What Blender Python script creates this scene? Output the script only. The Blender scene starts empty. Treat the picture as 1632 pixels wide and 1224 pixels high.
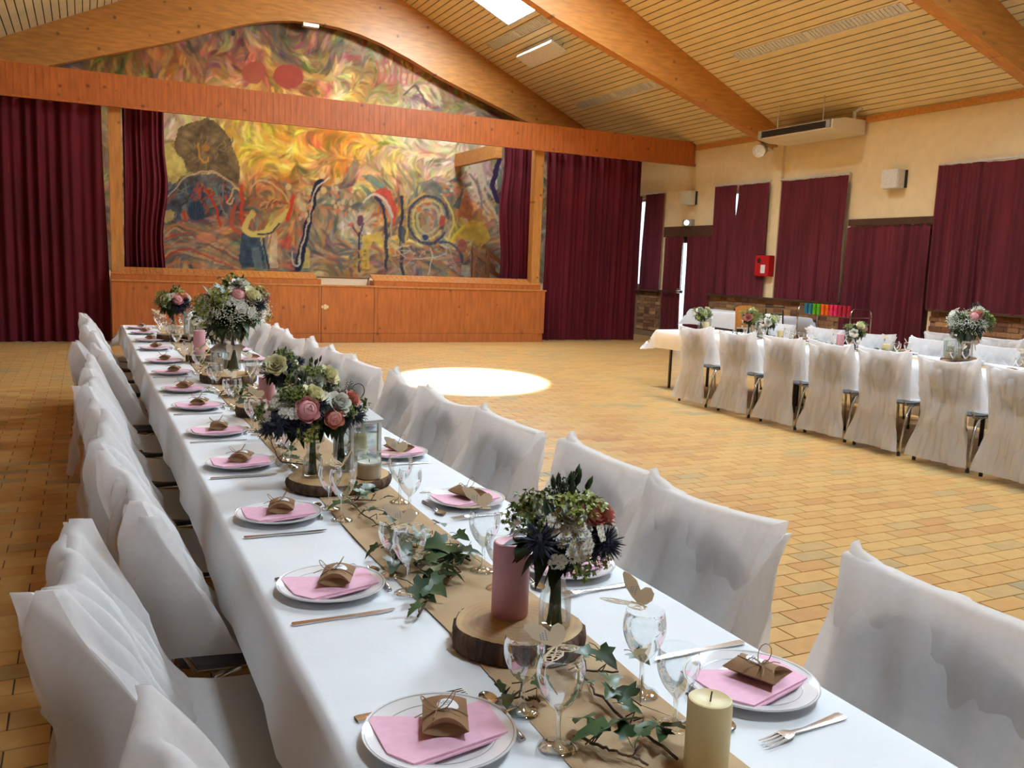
import bpy, bmesh, math, random
import numpy as np
from mathutils import Vector, Matrix
random.seed(7); rng = np.random.default_rng(7)
C = bpy.context.scene.collection
PI = math.pi
# ------------------------------------------------------------------ camera, world, lights, exposure
FPX, YAW, PITCH, ROLL, EYE = 1401.07, .45451, .13231, .03747, 1.50
def cam_axes():
    cy, sy, cp, sp, cr, sr = math.cos(YAW), math.sin(YAW), math.cos(PITCH), math.sin(PITCH), math.cos(ROLL), math.sin(ROLL)
    fwd = np.array([sy, cy, 0]); right = np.array([cy, -sy, 0]); up = np.array([0, 0, 1.])
    f = fwd*cp - up*sp; u = fwd*sp + up*cp
    return right*cr + u*sr, -(u*cr - right*sr), f
RX, RD, RF = cam_axes(); EYEP = np.array([0, 0, EYE])
def ray(px, py): return RX*((px-816)/FPX) + RD*((py-612)/FPX) + RF
def at(px, py, z):
    """the point at height z that the photograph shows at (px, py)"""
    d = ray(px, py); t = (z-EYE)/d[2]; return EYEP + t*d
def proj(P):
    q = np.asarray(P, float) - EYEP
    w = q@RF
    return 816 + FPX*(q@RX)/w, 612 + FPX*(q@RD)/w
cd = bpy.data.cameras.new('camera'); cam = bpy.data.objects.new('camera', cd); C.objects.link(cam)
cd.sensor_fit = 'HORIZONTAL'; cd.sensor_width = 36; cd.lens = FPX/1632*36; cd.clip_start = .05; cd.clip_end = 200
M = Matrix.Identity(4)
for i in range(3): M[i][0] = RX[i]; M[i][1] = -RD[i]; M[i][2] = -RF[i]; M[i][3] = EYEP[i]
cam.matrix_world = M
def y_at(px, x, z):
    lo, hi = 2., 25.
    for _ in range(50):
        m = (lo+hi)/2
        if proj((x, m, z))[0] < px: hi = m
        else: lo = m
    return lo
sc = bpy.context.scene; sc.camera = cam
sc.view_settings.view_transform = 'Standard'; sc.view_settings.look = 'None'
sc.view_settings.gamma = 1; sc.view_settings.use_curve_mapping = False
sc.view_settings.exposure = EXPOSURE = 0.08
w = bpy.data.worlds.new('daylight'); sc.world = w; w.use_nodes = True
w.node_tree.nodes['Background'].inputs[0].default_value = (.80, .90, 1, 1)
w.node_tree.nodes['Background'].inputs[1].default_value = 3.0
CEIL_Z, SLOPE, RIDGE, XR, XL = 4.27, .474, 4.4, 12.0, -3.2
Y0, Y1 = -3.5, 19.0
def ceil_z(x): return CEIL_Z + SLOPE*(XR-x if x > RIDGE else x-XL)
def spot(name, loc, target, energy, size, blend, color, radius):
    l = bpy.data.lights.new(name, 'SPOT'); l.energy = energy; l.spot_size = size; l.spot_blend = blend; l.color = color; l.shadow_soft_size = radius
    o = bpy.data.objects.new(name, l); C.objects.link(o); o.location = loc
    o.rotation_euler = (Vector(target)-Vector(loc)).to_track_quat('-Z', 'Y').to_euler(); return o
# the sunbeam that falls through the skylight onto the floor
spot('sunbeam', (6.95, 15.9, 6.45), (4.62, 10.72, 0), 300000, .25, .75, (1, .92, .76), .05)
SKY_E = 88.0      # brightness of the skylight glazing
# ------------------------------------------------------------------ materials
def lin(c): return tuple((v/12.92 if v <= .04045 else ((v+.055)/1.055)**2.4) for v in c)
def s255(r, g, b): return lin((r/255, g/255, b/255))
class Mat:
    def __init__(s, name):
        s.m = bpy.data.materials.new(name); s.m.use_nodes = True; s.t = s.m.node_tree
        s.b = s.t.nodes['Principled BSDF']; s.out = s.t.nodes['Material Output']; s._pos = None
    def n(s, typ, **kw):
        x = s.t.nodes.new(typ)
        for k, v in kw.items():
            if k.startswith('i_'):
                x.inputs[k[2:].replace('_', ' ')].default_value = v
            else: setattr(x, k, v)
        return x
    def l(s, a, b): s.t.links.new(a, b)
    def pos(s, world=True, scale=(1, 1, 1)):
        g = s.n('ShaderNodeNewGeometry').outputs['Position'] if world else s.n('ShaderNodeTexCoord').outputs['Object']
        v = s.n('ShaderNodeVectorMath', operation='MULTIPLY'); s.l(g, v.inputs[0]); v.inputs[1].default_value = scale
        return v.outputs[0]
    def ramp(s, fac, stops):
        r = s.n('ShaderNodeValToRGB'); e = r.color_ramp.elements
        while len(e) < len(stops): e.new(.5)
        for k, (p, c) in enumerate(stops): e[k].position = p; e[k].color = (*c, 1) if len(c) == 3 else c
        s.l(fac, r.inputs[0]); return r.outputs[0]
    def mix(s, fac, a, b, mode='MIX'):
        x = s.n('ShaderNodeMix', data_type='RGBA', blend_type=mode)
        for v, i in ((fac, 0), (a, 6), (b, 7)):
            if isinstance(v, bpy.types.NodeSocket): s.l(v, x.inputs[i])
            else: x.inputs[i].default_value = v if i == 0 else (*v, 1)
        return x.outputs[2]
    def math(s, op, a, b=0.0):
        x = s.n('ShaderNodeMath', operation=op)
        for i, v in enumerate((a, b)):
            if isinstance(v, bpy.types.NodeSocket): s.l(v, x.inputs[i])
            else: x.inputs[i].default_value = v
        return x.outputs[0]
    def bump(s, h, strength=.3, dist=.01):
        x = s.n('ShaderNodeBump'); x.inputs['Strength'].default_value = strength; x.inputs['Distance'].default_value = dist
        s.l(h, x.inputs['Height']); s.l(x.outputs[0], s.b.inputs['Normal'])
    def base(s, c, rough=.6, metal=0, spec=.5):
        if isinstance(c, bpy.types.NodeSocket): s.l(c, s.b.inputs['Base Color'])
        else: s.b.inputs['Base Color'].default_value = (*c, 1)
        s.b.inputs['Roughness'].default_value = rough; s.b.inputs['Metallic'].default_value = metal
        s.b.inputs['Specular IOR Level'].default_value = spec; return s
def plain(name, c, rough=.6, metal=0, spec=.5, var=.12, scale=30, world=False):
    m = Mat(name); nz = m.n('ShaderNodeTexNoise'); nz.inputs['Scale'].default_value = scale; m.l(m.pos(world), nz.inputs['Vector'])
    lo = tuple(v*(1-var) for v in c); hi = tuple(min(1, v*(1+var)) for v in c)
    m.base(m.ramp(nz.outputs[0], [(.3, lo), (.7, hi)]), rough, metal, spec); return m.m
def wood(name, c, knot=1.0, scale=(1, 1, 1), knotscale=3.2, rough=.45, world=True, tint=.25):
    m = Mat(name); p = m.pos(world, scale)
    nz = m.n('ShaderNodeTexNoise'); nz.inputs['Scale'].default_value = 4; nz.inputs['Detail'].default_value = 6; m.l(p, nz.inputs['Vector'])
    col = m.ramp(nz.outputs[0], [(.25, tuple(v*(1-tint) for v in c)), (.75, tuple(v*(1+tint) for v in c))])
    vo = m.n('ShaderNodeTexVoronoi'); vo.inputs['Scale'].default_value = knotscale; m.l(m.pos(world, (1, 0, 1) if world else (1, 1, 1)), vo.inputs['Vector'])
    kn = m.ramp(vo.outputs['Distance'], [(.08, (1, 1, 1)), (.19, (0, 0, 0))])
    sep = m.n('ShaderNodeSeparateColor'); m.l(vo.outputs['Color'], sep.inputs[0])
    f = m.math('MULTIPLY', kn, m.math('GREATER_THAN', sep.outputs[0], .45)); f = m.math('MULTIPLY', f, .75*knot)
    m.base(m.mix(f, col, tuple(v*.22 for v in c)), rough); m.bump(nz.outputs[0], .08, .004); return m.m
def thin_glass(name, tint=(.96, .98, .98), body=.05):
    m = Mat(name); t = m.t; t.nodes.remove(m.b)
    tr = m.n('ShaderNodeBsdfTransparent'); tr.inputs[0].default_value = (*tint, 1)
    gl = m.n('ShaderNodeBsdfGlossy'); gl.inputs['Roughness'].default_value = .04; gl.inputs[0].default_value = (1, 1, 1, 1)
    dk = m.n('ShaderNodeBsdfTransparent'); dk.inputs[0].default_value = (.30, .31, .30, 1)
    lw = m.n('ShaderNodeLayerWeight'); lw.inputs['Blend'].default_value = .35
    edge = m.ramp(lw.outputs['Facing'], [(.55, (0, 0, 0)), (.97, (.8, .8, .8))])
    mx = m.n('ShaderNodeMixShader'); m.l(edge, mx.inputs[0]); m.l(tr.outputs[0], mx.inputs[1]); m.l(dk.outputs[0], mx.inputs[2])
    fr = m.n('ShaderNodeFresnel'); fr.inputs[0].default_value = 1.5
    f2 = m.math('MULTIPLY', m.math('MINIMUM', m.math('ADD', fr.outputs[0], body), 1.0), .62)
    m2 = m.n('ShaderNodeMixShader'); m.l(f2, m2.inputs[0]); m.l(mx.outputs[0], m2.inputs[1]); m.l(gl.outputs[0], m2.inputs[2])
    m.l(m2.outputs[0], m.out.inputs[0]); return m.m
def veil(name, c, alpha=.25, trans=.5, scale=60):
    """thin non-woven cloth: lets part of the light and of the view through"""
    m = Mat(name); t = m.t; t.nodes.remove(m.b)
    nz = m.n('ShaderNodeTexNoise'); nz.inputs['Scale'].default_value = scale; m.l(m.pos(False), nz.inputs['Vector'])
    col = m.ramp(nz.outputs[0], [(.3, tuple(v*.95 for v in c)), (.7, c)])
    df = m.n('ShaderNodeBsdfDiffuse'); tl = m.n('ShaderNodeBsdfTranslucent'); tp = m.n('ShaderNodeBsdfTransparent')
    m.l(col, df.inputs[0]); m.l(col, tl.inputs[0])
    a = m.n('ShaderNodeMixShader'); a.inputs[0].default_value = trans; m.l(df.outputs[0], a.inputs[1]); m.l(tl.outputs[0], a.inputs[2])
    b = m.n('ShaderNodeMixShader'); b.inputs[0].default_value = alpha; m.l(a.outputs[0], b.inputs[1]); m.l(tp.outputs[0], b.inputs[2])
    m.l(b.outputs[0], m.out.inputs[0]); return m.m
def emit(name, c, e):
    m = Mat(name); m.base(c); m.b.inputs['Emission Color'].default_value = (*c, 1); m.b.inputs['Emission Strength'].default_value = e; return m.m
TL, TW = .253, .125
def tile_mat():
    m = Mat('floor_tile_clay'); g = m.n('ShaderNodeNewGeometry'); sp = m.n('ShaderNodeSeparateXYZ'); m.l(g.outputs['Position'], sp.inputs[0])
    row = m.math('FLOOR', m.math('DIVIDE', sp.outputs[1], TW))
    off = m.math('MULTIPLY', m.math('MODULO', m.math('ADD', row, 200), 2.0), .5)
    colm = m.math('FLOOR', m.math('ADD', m.math('DIVIDE', sp.outputs[0], TL), off))
    cb = m.n('ShaderNodeCombineXYZ'); m.l(colm, cb.inputs[0]); m.l(row, cb.inputs[1])
    wn = m.n('ShaderNodeTexWhiteNoise', noise_dimensions='2D'); m.l(cb.outputs[0], wn.inputs['Vector'])
    big = m.n('ShaderNodeTexNoise'); big.inputs['Scale'].default_value = .55; big.inputs['Detail'].default_value = 2; m.l(g.outputs['Position'], big.inputs['Vector'])
    v = m.math('ADD', m.math('MULTIPLY', wn.outputs[0], .66), m.math('MULTIPLY', big.outputs[0], .5))
    v = m.math('SUBTRACT', v, .08)
    col = m.ramp(v, [(.02, (.36, .155, .045)), (.12, (.44, .215, .066)), (.34, (.515, .285, .088)), (.58, (.55, .325, .105)), (.72, (.49, .30, .105)), (.82, (.38, .27, .12)), (.92, (.29, .235, .13))])
    fine = m.n('ShaderNodeTexNoise'); fine.inputs['Scale'].default_value = 14; fine.inputs['Detail'].default_value = 5; m.l(g.outputs['Position'], fine.inputs['Vector'])
    col = m.mix(.35, col, m.ramp(fine.outputs[0], [(.3, (.6, .6, .6)), (.7, (1.1, 1.1, 1.1))]), 'MULTIPLY')
    m.base(col, .34, 0, .45); m.bump(fine.outputs[0], .12, .003); return m.m
def brick_mat():
    m = Mat('tan_brick'); g = m.n('ShaderNodeNewGeometry'); v = m.n('ShaderNodeVectorMath', operation='SNAP'); m.l(g.outputs['Position'], v.inputs[0]); v.inputs[1].default_value = (5, .23, .075)
    wn = m.n('ShaderNodeTexWhiteNoise', noise_dimensions='3D'); m.l(v.outputs[0], wn.inputs['Vector'])
    col = m.ramp(wn.outputs[0], [(.0, (.13, .05, .022)), (.3, (.24, .105, .045)), (.7, (.32, .165, .07)), (1, (.47, .27, .10))])
    nz = m.n('ShaderNodeTexNoise'); nz.inputs['Scale'].default_value = 25; m.l(g.outputs['Position'], nz.inputs['Vector'])
    m.base(m.mix(.4, col, m.ramp(nz.outputs[0], [(.3, (.5, .5, .5)), (.7, (1.1, 1.1, 1.1))]), 'MULTIPLY'), .85); m.bump(nz.outputs[0], .5, .01); return m.m
def cloth_mat(name, c, scale=(60, 60, 60)):
    m = Mat(name); nz = m.n('ShaderNodeTexNoise'); nz.inputs['Scale'].default_value = 5; nz.inputs['Detail'].default_value = 6; m.l(m.pos(True), nz.inputs['Vector'])
    m.base(m.ramp(nz.outputs[0], [(.3, tuple(v*.93 for v in c)), (.7, c)]), .9, 0, .2)
    fn = m.n('ShaderNodeTexNoise'); fn.inputs['Scale'].default_value = 1; m.l(m.pos(True, scale), fn.inputs['Vector']); m.bump(fn.outputs[0], .15, .004); return m.m
def burlap():
    m = Mat('burlap'); a = m.n('ShaderNodeTexWave', bands_direction='X'); b = m.n('ShaderNodeTexWave', bands_direction='Y')
    for x in (a, b): x.inputs['Scale'].default_value = 130; x.inputs['Distortion'].default_value = 1.5; m.l(m.pos(True), x.inputs['Vector'])
    h = m.math('ADD', a.outputs['Fac'], b.outputs['Fac'])
    nz = m.n('ShaderNodeTexNoise'); nz.inputs['Scale'].default_value = 9; nz.inputs['Detail'].default_value = 5; m.l(m.pos(True), nz.inputs['Vector'])
    f = m.math('ADD', m.math('MULTIPLY', h, .25), m.math('MULTIPLY', nz.outputs[0], .5))
    m.base(m.ramp(f, [(.2, (.44, .29, .155)), (.75, (.70, .51, .31))]), .95, 0, .1); m.bump(h, .5, .002); return m.m
def slice_top():
    m = Mat('sawn_wood_face'); p = m.pos(False); L = m.n('ShaderNodeVectorMath', operation='LENGTH')
    fl = m.n('ShaderNodeVectorMath', operation='MULTIPLY'); m.l(p, fl.inputs[0]); fl.inputs[1].default_value = (1, 1, 0)
    nz = m.n('ShaderNodeTexNoise'); nz.inputs['Scale'].default_value = 7; m.l(p, nz.inputs['Vector'])
    m.l(fl.outputs[0], L.inputs[0]); r = m.math('ADD', L.outputs['Value'], m.math('MULTIPLY', nz.outputs[0], .05))
    ring = m.math('SINE', m.math('MULTIPLY', r, 420.0))
    c = m.ramp(m.math('ADD', m.math('MULTIPLY', ring, .06), nz.outputs[0]), [(.3, (.46, .27, .10)), (.7, (.60, .39, .17))])
    m.base(c, .7); return m.m
def bark():
    m = Mat('bark'); nz = m.n('ShaderNodeTexNoise'); nz.inputs['Scale'].default_value = 1; nz.inputs['Detail'].default_value = 8; m.l(m.pos(False, (45, 45, 14)), nz.inputs['Vector'])
    m.base(m.ramp(nz.outputs[0], [(.3, (.03, .014, .008)), (.55, (.11, .055, .03)), (.75, (.2, .12, .07))]), .95); m.bump(nz.outputs[0], 1, .012); return m.m
def curtain_mat(name, c):
    m = Mat(name); nz = m.n('ShaderNodeTexNoise'); nz.inputs['Scale'].default_value = 3; nz.inputs['Detail'].default_value = 5; m.l(m.pos(True, (1, 1, .3)), nz.inputs['Vector'])
    m.base(m.ramp(nz.outputs[0], [(.3, tuple(v*.75 for v in c)), (.7, tuple(v*1.2 for v in c))]), .8, 0, .25)
    m.b.inputs['Sheen Weight'].default_value = .3; m.b.inputs['Sheen Tint'].default_value = (c[0], c[1], c[2], 1); return m.m
def leaf_mat(name, c, rough=.45):
    m = Mat(name); oi = m.n('ShaderNodeObjectInfo'); nz = m.n('ShaderNodeTexNoise'); nz.inputs['Scale'].default_value = 40; m.l(m.pos(False), nz.inputs['Vector'])
    col = m.ramp(m.math('ADD', m.math('MULTIPLY', oi.outputs['Random'], .7), m.math('MULTIPLY', nz.outputs[0], .3)), [(.1, tuple(v*.4 for v in c)), (.55, c), (.95, (c[0]*2.0, c[1]*1.55, c[2]*1.7))])
    m.base(col, rough, 0, .4); return m.m
MT = dict(
 tile=tile_mat(), grout=plain('dark_grout', (.09, .055, .03), .9, world=True), brick=brick_mat(), mortar=plain('mortar', (.22, .13, .07), .95, world=True),
 wall=plain('cream_wall_paint', (.79, .625, .345), .85, var=.04, scale=6, world=True), gap=plain('dark_ceiling_void', (.05, .033, .015), .9),
 strip=plain('cream_metal_strip', (.78, .63, .325), .5, var=.05, scale=3, world=True),
 beam=wood('glulam_pine', (.50, .215, .046), 1, (.9, 5, 5), 4.5), plank=wood('stained_pine_plank', (.42, .125, .027), 1, (5, 5, .7), 5.0, .4),
 cap=wood('glossy_pine_cap', (.42, .14, .035), .3, (8, 1, 8), 4, .16), darkwood=wood('dark_brown_wood', (.07, .03, .015), .5), railwood=wood('brown_rail_wood', (.13, .05, .018), .5), postwood=wood('golden_pine_post', (.46, .20, .045), 1, (5, 5, .8), 5),
 red=curtain_mat('crimson_stage_velvet', (.085, .0035, .010)), plum=curtain_mat('plum_window_cloth', (.11, .014, .022)),
 cover=veil('white_nonwoven_cover', (.95, .93, .92), .32, .5), cloth=cloth_mat('white_paper_cloth', (.80, .82, .84)), burlap=burlap(),
 chair=plain('dark_grey_shell', (.06, .056, .06), .5), chrome=plain('chrome_tube', (.6, .6, .6), .18, 1, var=.03), steel=plain('stainless_steel', (.62, .6, .58), .2, 1, var=.03),
 rubber=plain('black_rubber', (.02, .02, .02), .7), tableleg=plain('dark_table_leg', (.035, .022, .018), .5),
 china=plain('white_china', (.84, .83, .83), .12, 0, .6, .02), rim=plain('grey_plate_line', (.42, .42, .43), .2), pink=plain('pink_paper_napkin', (.86, .50, .63), .9, var=.05, scale=60),
 darkwall=plain('bounce_cut_dark_wall', (.09, .02, .025), .9, world=True),  # invented dark finish for the unseen left wall, cuts bounced light
 kraft=plain('kraft_card', (.30, .165, .075), .8, var=.1, scale=40), label=plain('white_round_label', (.80, .80, .82), .6, var=.03), ink=plain('grey_blue_ink', (.33, .36, .45), .7), twine=plain('jute_twine', (.33, .2, .1), .9),
 glass=thin_glass('clear_glass'), jarglass=thin_glass('jar_glass', (.93, .96, .95), .07),
 candlepink=plain('pink_wax', (.68, .33, .36), .5, var=.06, scale=12), wax=plain('ivory_wax', (.72, .60, .31), .45, var=.05, scale=10), whitewax=plain('white_wax', (.75, .72, .62), .5), beigewax=plain('beige_wax', (.60, .43, .26), .6), wick=plain('burnt_wick', (.03, .025, .02), .9),
 lantern=plain('white_lantern_paint', (.70, .71, .68), .45, var=.05), slicetop=slice_top(), bark=bark(), card=veil('cream_paper_card', (.82, .70, .52), 0.0, .4), whitecard=plain('white_paper_card', (.86, .87, .88), .8, var=.03), tan=plain('tan_paper_card', (.50, .33, .17), .8, var=.05),
 stem=plain('green_stem', (.035, .06, .018), .6), leaf=leaf_mat('bouquet_leaf', (.035, .062, .02)), lime=leaf_mat('lime_sprig', (.20, .26, .05)), ivy=leaf_mat('ivy_leaf', (.052, .105, .04), .38), vine=plain('brown_vine', (.12, .07, .035), .8),
 rosewhite=plain('white_petal', (.80, .80, .70), .6), rosecream=plain('cream_petal', (.86, .81, .52), .6), peony=plain('pink_petal', (.70, .33, .33), .6), salmon=plain('salmon_petal', (.72, .30, .24), .6), thistle=plain('thistle_spike', (.022, .028, .055), .6), thistlecore=plain('thistle_core', (.015, .015, .03), .8), mum=plain('white_mum_petal', (.84, .82, .76), .6), mumeye=plain('yellow_eye', (.65, .5, .1), .7), gyp=plain('gypsophila_white', (.80, .80, .68), .7),
 ribbon=plain('cream_ribbon', (.70, .60, .48), .6), paint=None, white=plain('white_enamel', (.72, .70, .62), .4), offwhite=plain('cream_casing', (.76, .66, .46), .45, var=.03), black=plain('black_grille', (.015, .014, .013), .5), grey=plain('grey_plastic', (.34, .32, .27), .5), redpaint=plain('red_enamel', (.42, .012, .012), .4), paper=plain('white_notice', (.75, .73, .68), .7),
 sky=emit('skylight_glazing', (.72, .87, 1.0), SKY_E), lamp=emit('emergency_lamp', (.9, .95, 1), 1.5), stagelamp=emit('stage_lamp_lens', (1, .86, .6), 2.0), pane=thin_glass('window_pane', (.95, .97, .96)), frame=plain('white_window_frame', (.6, .58, .52), .5), metalgrey=plain('brushed_rail', (.5, .48, .45), .35, 1),
 teal=plain('teal_plastic', (.01, .18, .24), .35), green=plain('green_plastic', (.11, .42, .015), .35), orange=plain('orange_plastic', (.85, .13, .01), .35), hotpink=plain('hot_pink_plastic', (.75, .02, .1), .35), crimson=plain('crimson_plastic', (.42, .008, .035), .35),
)
# ------------------------------------------------------------------ mesh helpers
class MB:
    def __init__(s): s.v = []; s.f = []; s.mi = []
    def add(s, v, f, mi=0):
        o = len(s.v); s.v += [tuple(map(float, p)) for p in v]; s.f += [tuple(i+o for i in q) for q in f]; s.mi += [mi]*len(f); return s
    def box(s, x0, x1, y0, y1, z0, z1, mi=0):
        v = [(x, y, z) for z in (z0, z1) for y in (y0, y1) for x in (x0, x1)]
        return s.add(v, [(0, 2, 3, 1), (4, 5, 7, 6), (0, 1, 5, 4), (2, 6, 7, 3), (0, 4, 6, 2), (1, 3, 7, 5)], mi)
    def tube(s, pts, r, n=8, mi=0, cap=True):
        pts = [np.array(p, float) for p in pts]; rs = r if isinstance(r, (list, tuple)) else [r]*len(pts)
        v = []; up = None
        for i, p in enumerate(pts):
            d = pts[min(i+1, len(pts)-1)]-pts[max(i-1, 0)]; d = d/(np.linalg.norm(d)+1e-9)
            if up is None: up = np.array([0, 0, 1.]) if abs(d[2]) < .9 else np.array([1., 0, 0])
            a = np.cross(d, up); a /= np.linalg.norm(a)+1e-9; b = np.cross(a, d); up = b
            v += [p + rs[i]*(math.cos(2*PI*k/n)*a + math.sin(2*PI*k/n)*b) for k in range(n)]
        f = [(i*n+k, i*n+(k+1) % n, (i+1)*n+(k+1) % n, (i+1)*n+k) for i in range(len(pts)-1) for k in range(n)]
        if cap: f += [tuple(range(n-1, -1, -1)), tuple(range((len(pts)-1)*n, len(pts)*n))]
        return s.add(v, f, mi)
    def lathe(s, prof, n=24, c=(0, 0, 0), mi=0, sq=(1, 1), wob=None):
        v = []; m = len(prof)
        for r, z in prof:
            for k in range(n):
                a = 2*PI*k/n; q = r*(wob(a) if wob else 1)
                v.append((c[0]+q*math.cos(a)*sq[0], c[1]+q*math.sin(a)*sq[1], c[2]+z))
        f = [(i*n+k, i*n+(k+1) % n, (i+1)*n+(k+1) % n, (i+1)*n+k) for i in range(m-1) for k in range(n)]
        if prof[0][0] > 1e-6 and False: pass
        return s.add(v, f, mi)
    def disc(s, r, z, n=24, c=(0, 0, 0), mi=0, up=True, sq=(1, 1), wob=None):
        v = [(c[0]+r*(wob(2*PI*k/n) if wob else 1)*math.cos(2*PI*k/n)*sq[0], c[1]+r*(wob(2*PI*k/n) if wob else 1)*math.sin(2*PI*k/n)*sq[1], c[2]+z) for k in range(n)]
        return s.add(v, [tuple(range(n)) if up else tuple(range(n-1, -1, -1))], mi)
    def ball(s, c, r, n=8, m=5, mi=0, sc=(1, 1, 1)):
        v = [(c[0], c[1], c[2]-r*sc[2])]
        for i in range(1, m):
            a = PI*i/m-PI/2
            v += [(c[0]+r*sc[0]*math.cos(a)*math.cos(2*PI*k/n), c[1]+r*sc[1]*math.cos(a)*math.sin(2*PI*k/n), c[2]+r*sc[2]*math.sin(a)) for k in range(n)]
        v.append((c[0], c[1], c[2]+r*sc[2])); L = len(v)-1
        f = [(0, 1+(k+1) % n, 1+k) for k in range(n)] + [(L, L-n+k, L-n+(k+1) % n) for k in range(n)]
        f += [(1+i*n+k, 1+i*n+(k+1) % n, 1+(i+1)*n+(k+1) % n, 1+(i+1)*n+k) for i in range(m-2) for k in range(n)]
        return s.add(v, f, mi)
    def grid(s, P, mi=0, closed=False):
        """P[i][j] points"""
        n, m = len(P), len(P[0]); v = [p for r in P for p in r]
        f = [(i*m+j, i*m+j+1, (i+1)*m+j+1, (i+1)*m+j) for i in range(n-1) for j in range(m-1)]
        if closed: f += [(i*m+m-1, i*m, (i+1)*m, (i+1)*m+m-1) for i in range(n-1)]
        return s.add(v, f, mi)
    def prism(s, poly, z0, z1, mi=0):
        n = len(poly); v = [(x, y, z0) for x, y in poly] + [(x, y, z1) for x, y in poly]
        return s.add(v, [tuple(range(n-1, -1, -1)), tuple(range(n, 2*n))] + [(k, (k+1) % n, n+(k+1) % n, n+k) for k in range(n)], mi)
    def merge(s, o, mat=None, mi=None):
        v = o.v if mat is None else [tuple(mat @ Vector(p)) for p in o.v]
        k = len(s.v); s.v += v; s.f += [tuple(i+k for i in q) for q in o.f]; s.mi += o.mi if mi is None else [mi]*len(o.f); return s
    def mesh(s, name, mats, smooth=False, fix=True):
        me = bpy.data.meshes.new(name); me.from_pydata(s.v, [], s.f)
        mats = mats if isinstance(mats, (list, tuple)) else [mats]
        for m in mats: me.materials.append(m)
        if len(mats) > 1: me.polygons.foreach_set('material_index', s.mi)
        if fix:
            b = bmesh.new(); b.from_mesh(me); bmesh.ops.recalc_face_normals(b, faces=b.faces); b.to_mesh(me); b.free()
        if smooth:
            me.polygons.foreach_set('use_smooth', [True]*len(me.polygons))
            if smooth != 'all':
                try: me.set_sharp_from_angle(angle=math.radians(38))
                except Exception: pass
        me.update(); return me
def obj(name, me, mat=None, parent=None, smooth=False, loc=None, fix=True):
    if isinstance(me, MB): me = me.mesh(name, mat, smooth, fix)
    o = bpy.data.objects.new(name, me); C.objects.link(o)
    if parent is not None: o.parent = parent
    if loc is not None: o.location = loc
    return o
def tag(o, label, cat, group=None, kind=None):
    o['label'] = label; o['category'] = cat
    if group: o['group'] = group
    if kind: o['kind'] = kind
    return o
def thing(name, label, cat, loc=(0, 0, 0), rz=0, group=None):
    o = bpy.data.objects.new(name, None); C.objects.link(o); o.location = loc; o.rotation_euler = (0, 0, rz); o.empty_display_size = .05
    return tag(o, label, cat, group)
def struct(name, me, mat=None, parent=None, smooth=False, label=None):
    o = obj(name, me, mat, parent, smooth); o['kind'] = 'structure'
    if label: o['label'] = label
    return o
KIDS = {}
def kids(o): return [c for c in o.children]
def dup(root, loc, rz=None, label=None, group=None, parent=None, scale=None):
    r = root.copy(); C.objects.link(r); r.location = loc
    if rz is not None: r.rotation_euler = (0, 0, rz)
    if scale: r.scale = (scale,)*3
    if label: r['label'] = label
    if group: r['group'] = group
    if parent is not None: r.parent = parent
    for ch in root.children:
        c = ch.copy(); C.objects.link(c); c.parent = r
        for g in ch.children:
            d = g.copy(); C.objects.link(d); d.parent = c
    return r
ORD = ['first', 'second', 'third', 'fourth', 'fifth', 'sixth', 'seventh', 'eighth', 'ninth', 'tenth', 'eleventh', 'twelfth', 'thirteenth', 'fourteenth', 'fifteenth']
# ------------------------------------------------------------------ floor
fl = struct('floor', MB().box(XL-.2, XR+.2, Y0, Y1+.2, -.15, -.006), MT['grout'], label='yellow clay tile floor in running bond')
cells = []
for r in range(int(math.floor(Y0/TW)), int(Y1/TW)+1):
    off = .5 if r % 2 else 0
    for c in range(int(XL/TL)-2, int(XR/TL)+2):
        x0, y0 = (c-off)*TL, r*TW
        if x0 < XL-.2 or x0+TL > XR+.2: continue
        cells.append((x0, y0))
def tile_mb(mb, x0, y0, g=.0028):
    a, b, c, d, k = x0+g, x0+TL-g, y0+g, y0+TW-g, .0015
    v = [(a, c, -.007), (b, c, -.007), (b, d, -.007), (a, d, -.007), (a, c, -k), (b, c, -k), (b, d, -k), (a, d, -k), (a+k, c+k, 0), (b-k, c+k, 0), (b-k, d-k, 0), (a+k, d-k, 0)]
    f = [(8, 9, 10, 11)]
    for o in (0, 4): f += [(o+i, o+(i+1) % 4, o+4+(i+1) % 4, o+4+i) for i in range(4)]
    mb.add(v, f)
def tile_rank(c):
    x, y = c[0]+TL/2, c[1]+TW/2
    if y < .6: return 1e9
    px, py = proj((x, y, 0))
    if not (-5 < px < 1637 and py < 1230): return 1e9
    if -.35 < x < 1.72 and .3 < y < 10: return 1e9
    return math.hypot(x, y)
order = sorted(range(len(cells)), key=lambda i: tile_rank(cells[i]))
near = set(order[:290])
tm = MB(); tile_mb(tm, -TL/2, -TW/2); tmesh = tm.mesh('floor_tile', MT['tile'])
rest = MB()
for i, c in enumerate(cells):
    if i in near: obj('tile', tmesh, parent=fl, loc=(c[0]+TL/2, c[1]+TW/2, 0))
    else: tile_mb(rest, *c)
o = obj('tile_field', rest, MT['tile'], fl, fix=False); o['kind'] = 'stuff'
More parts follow.
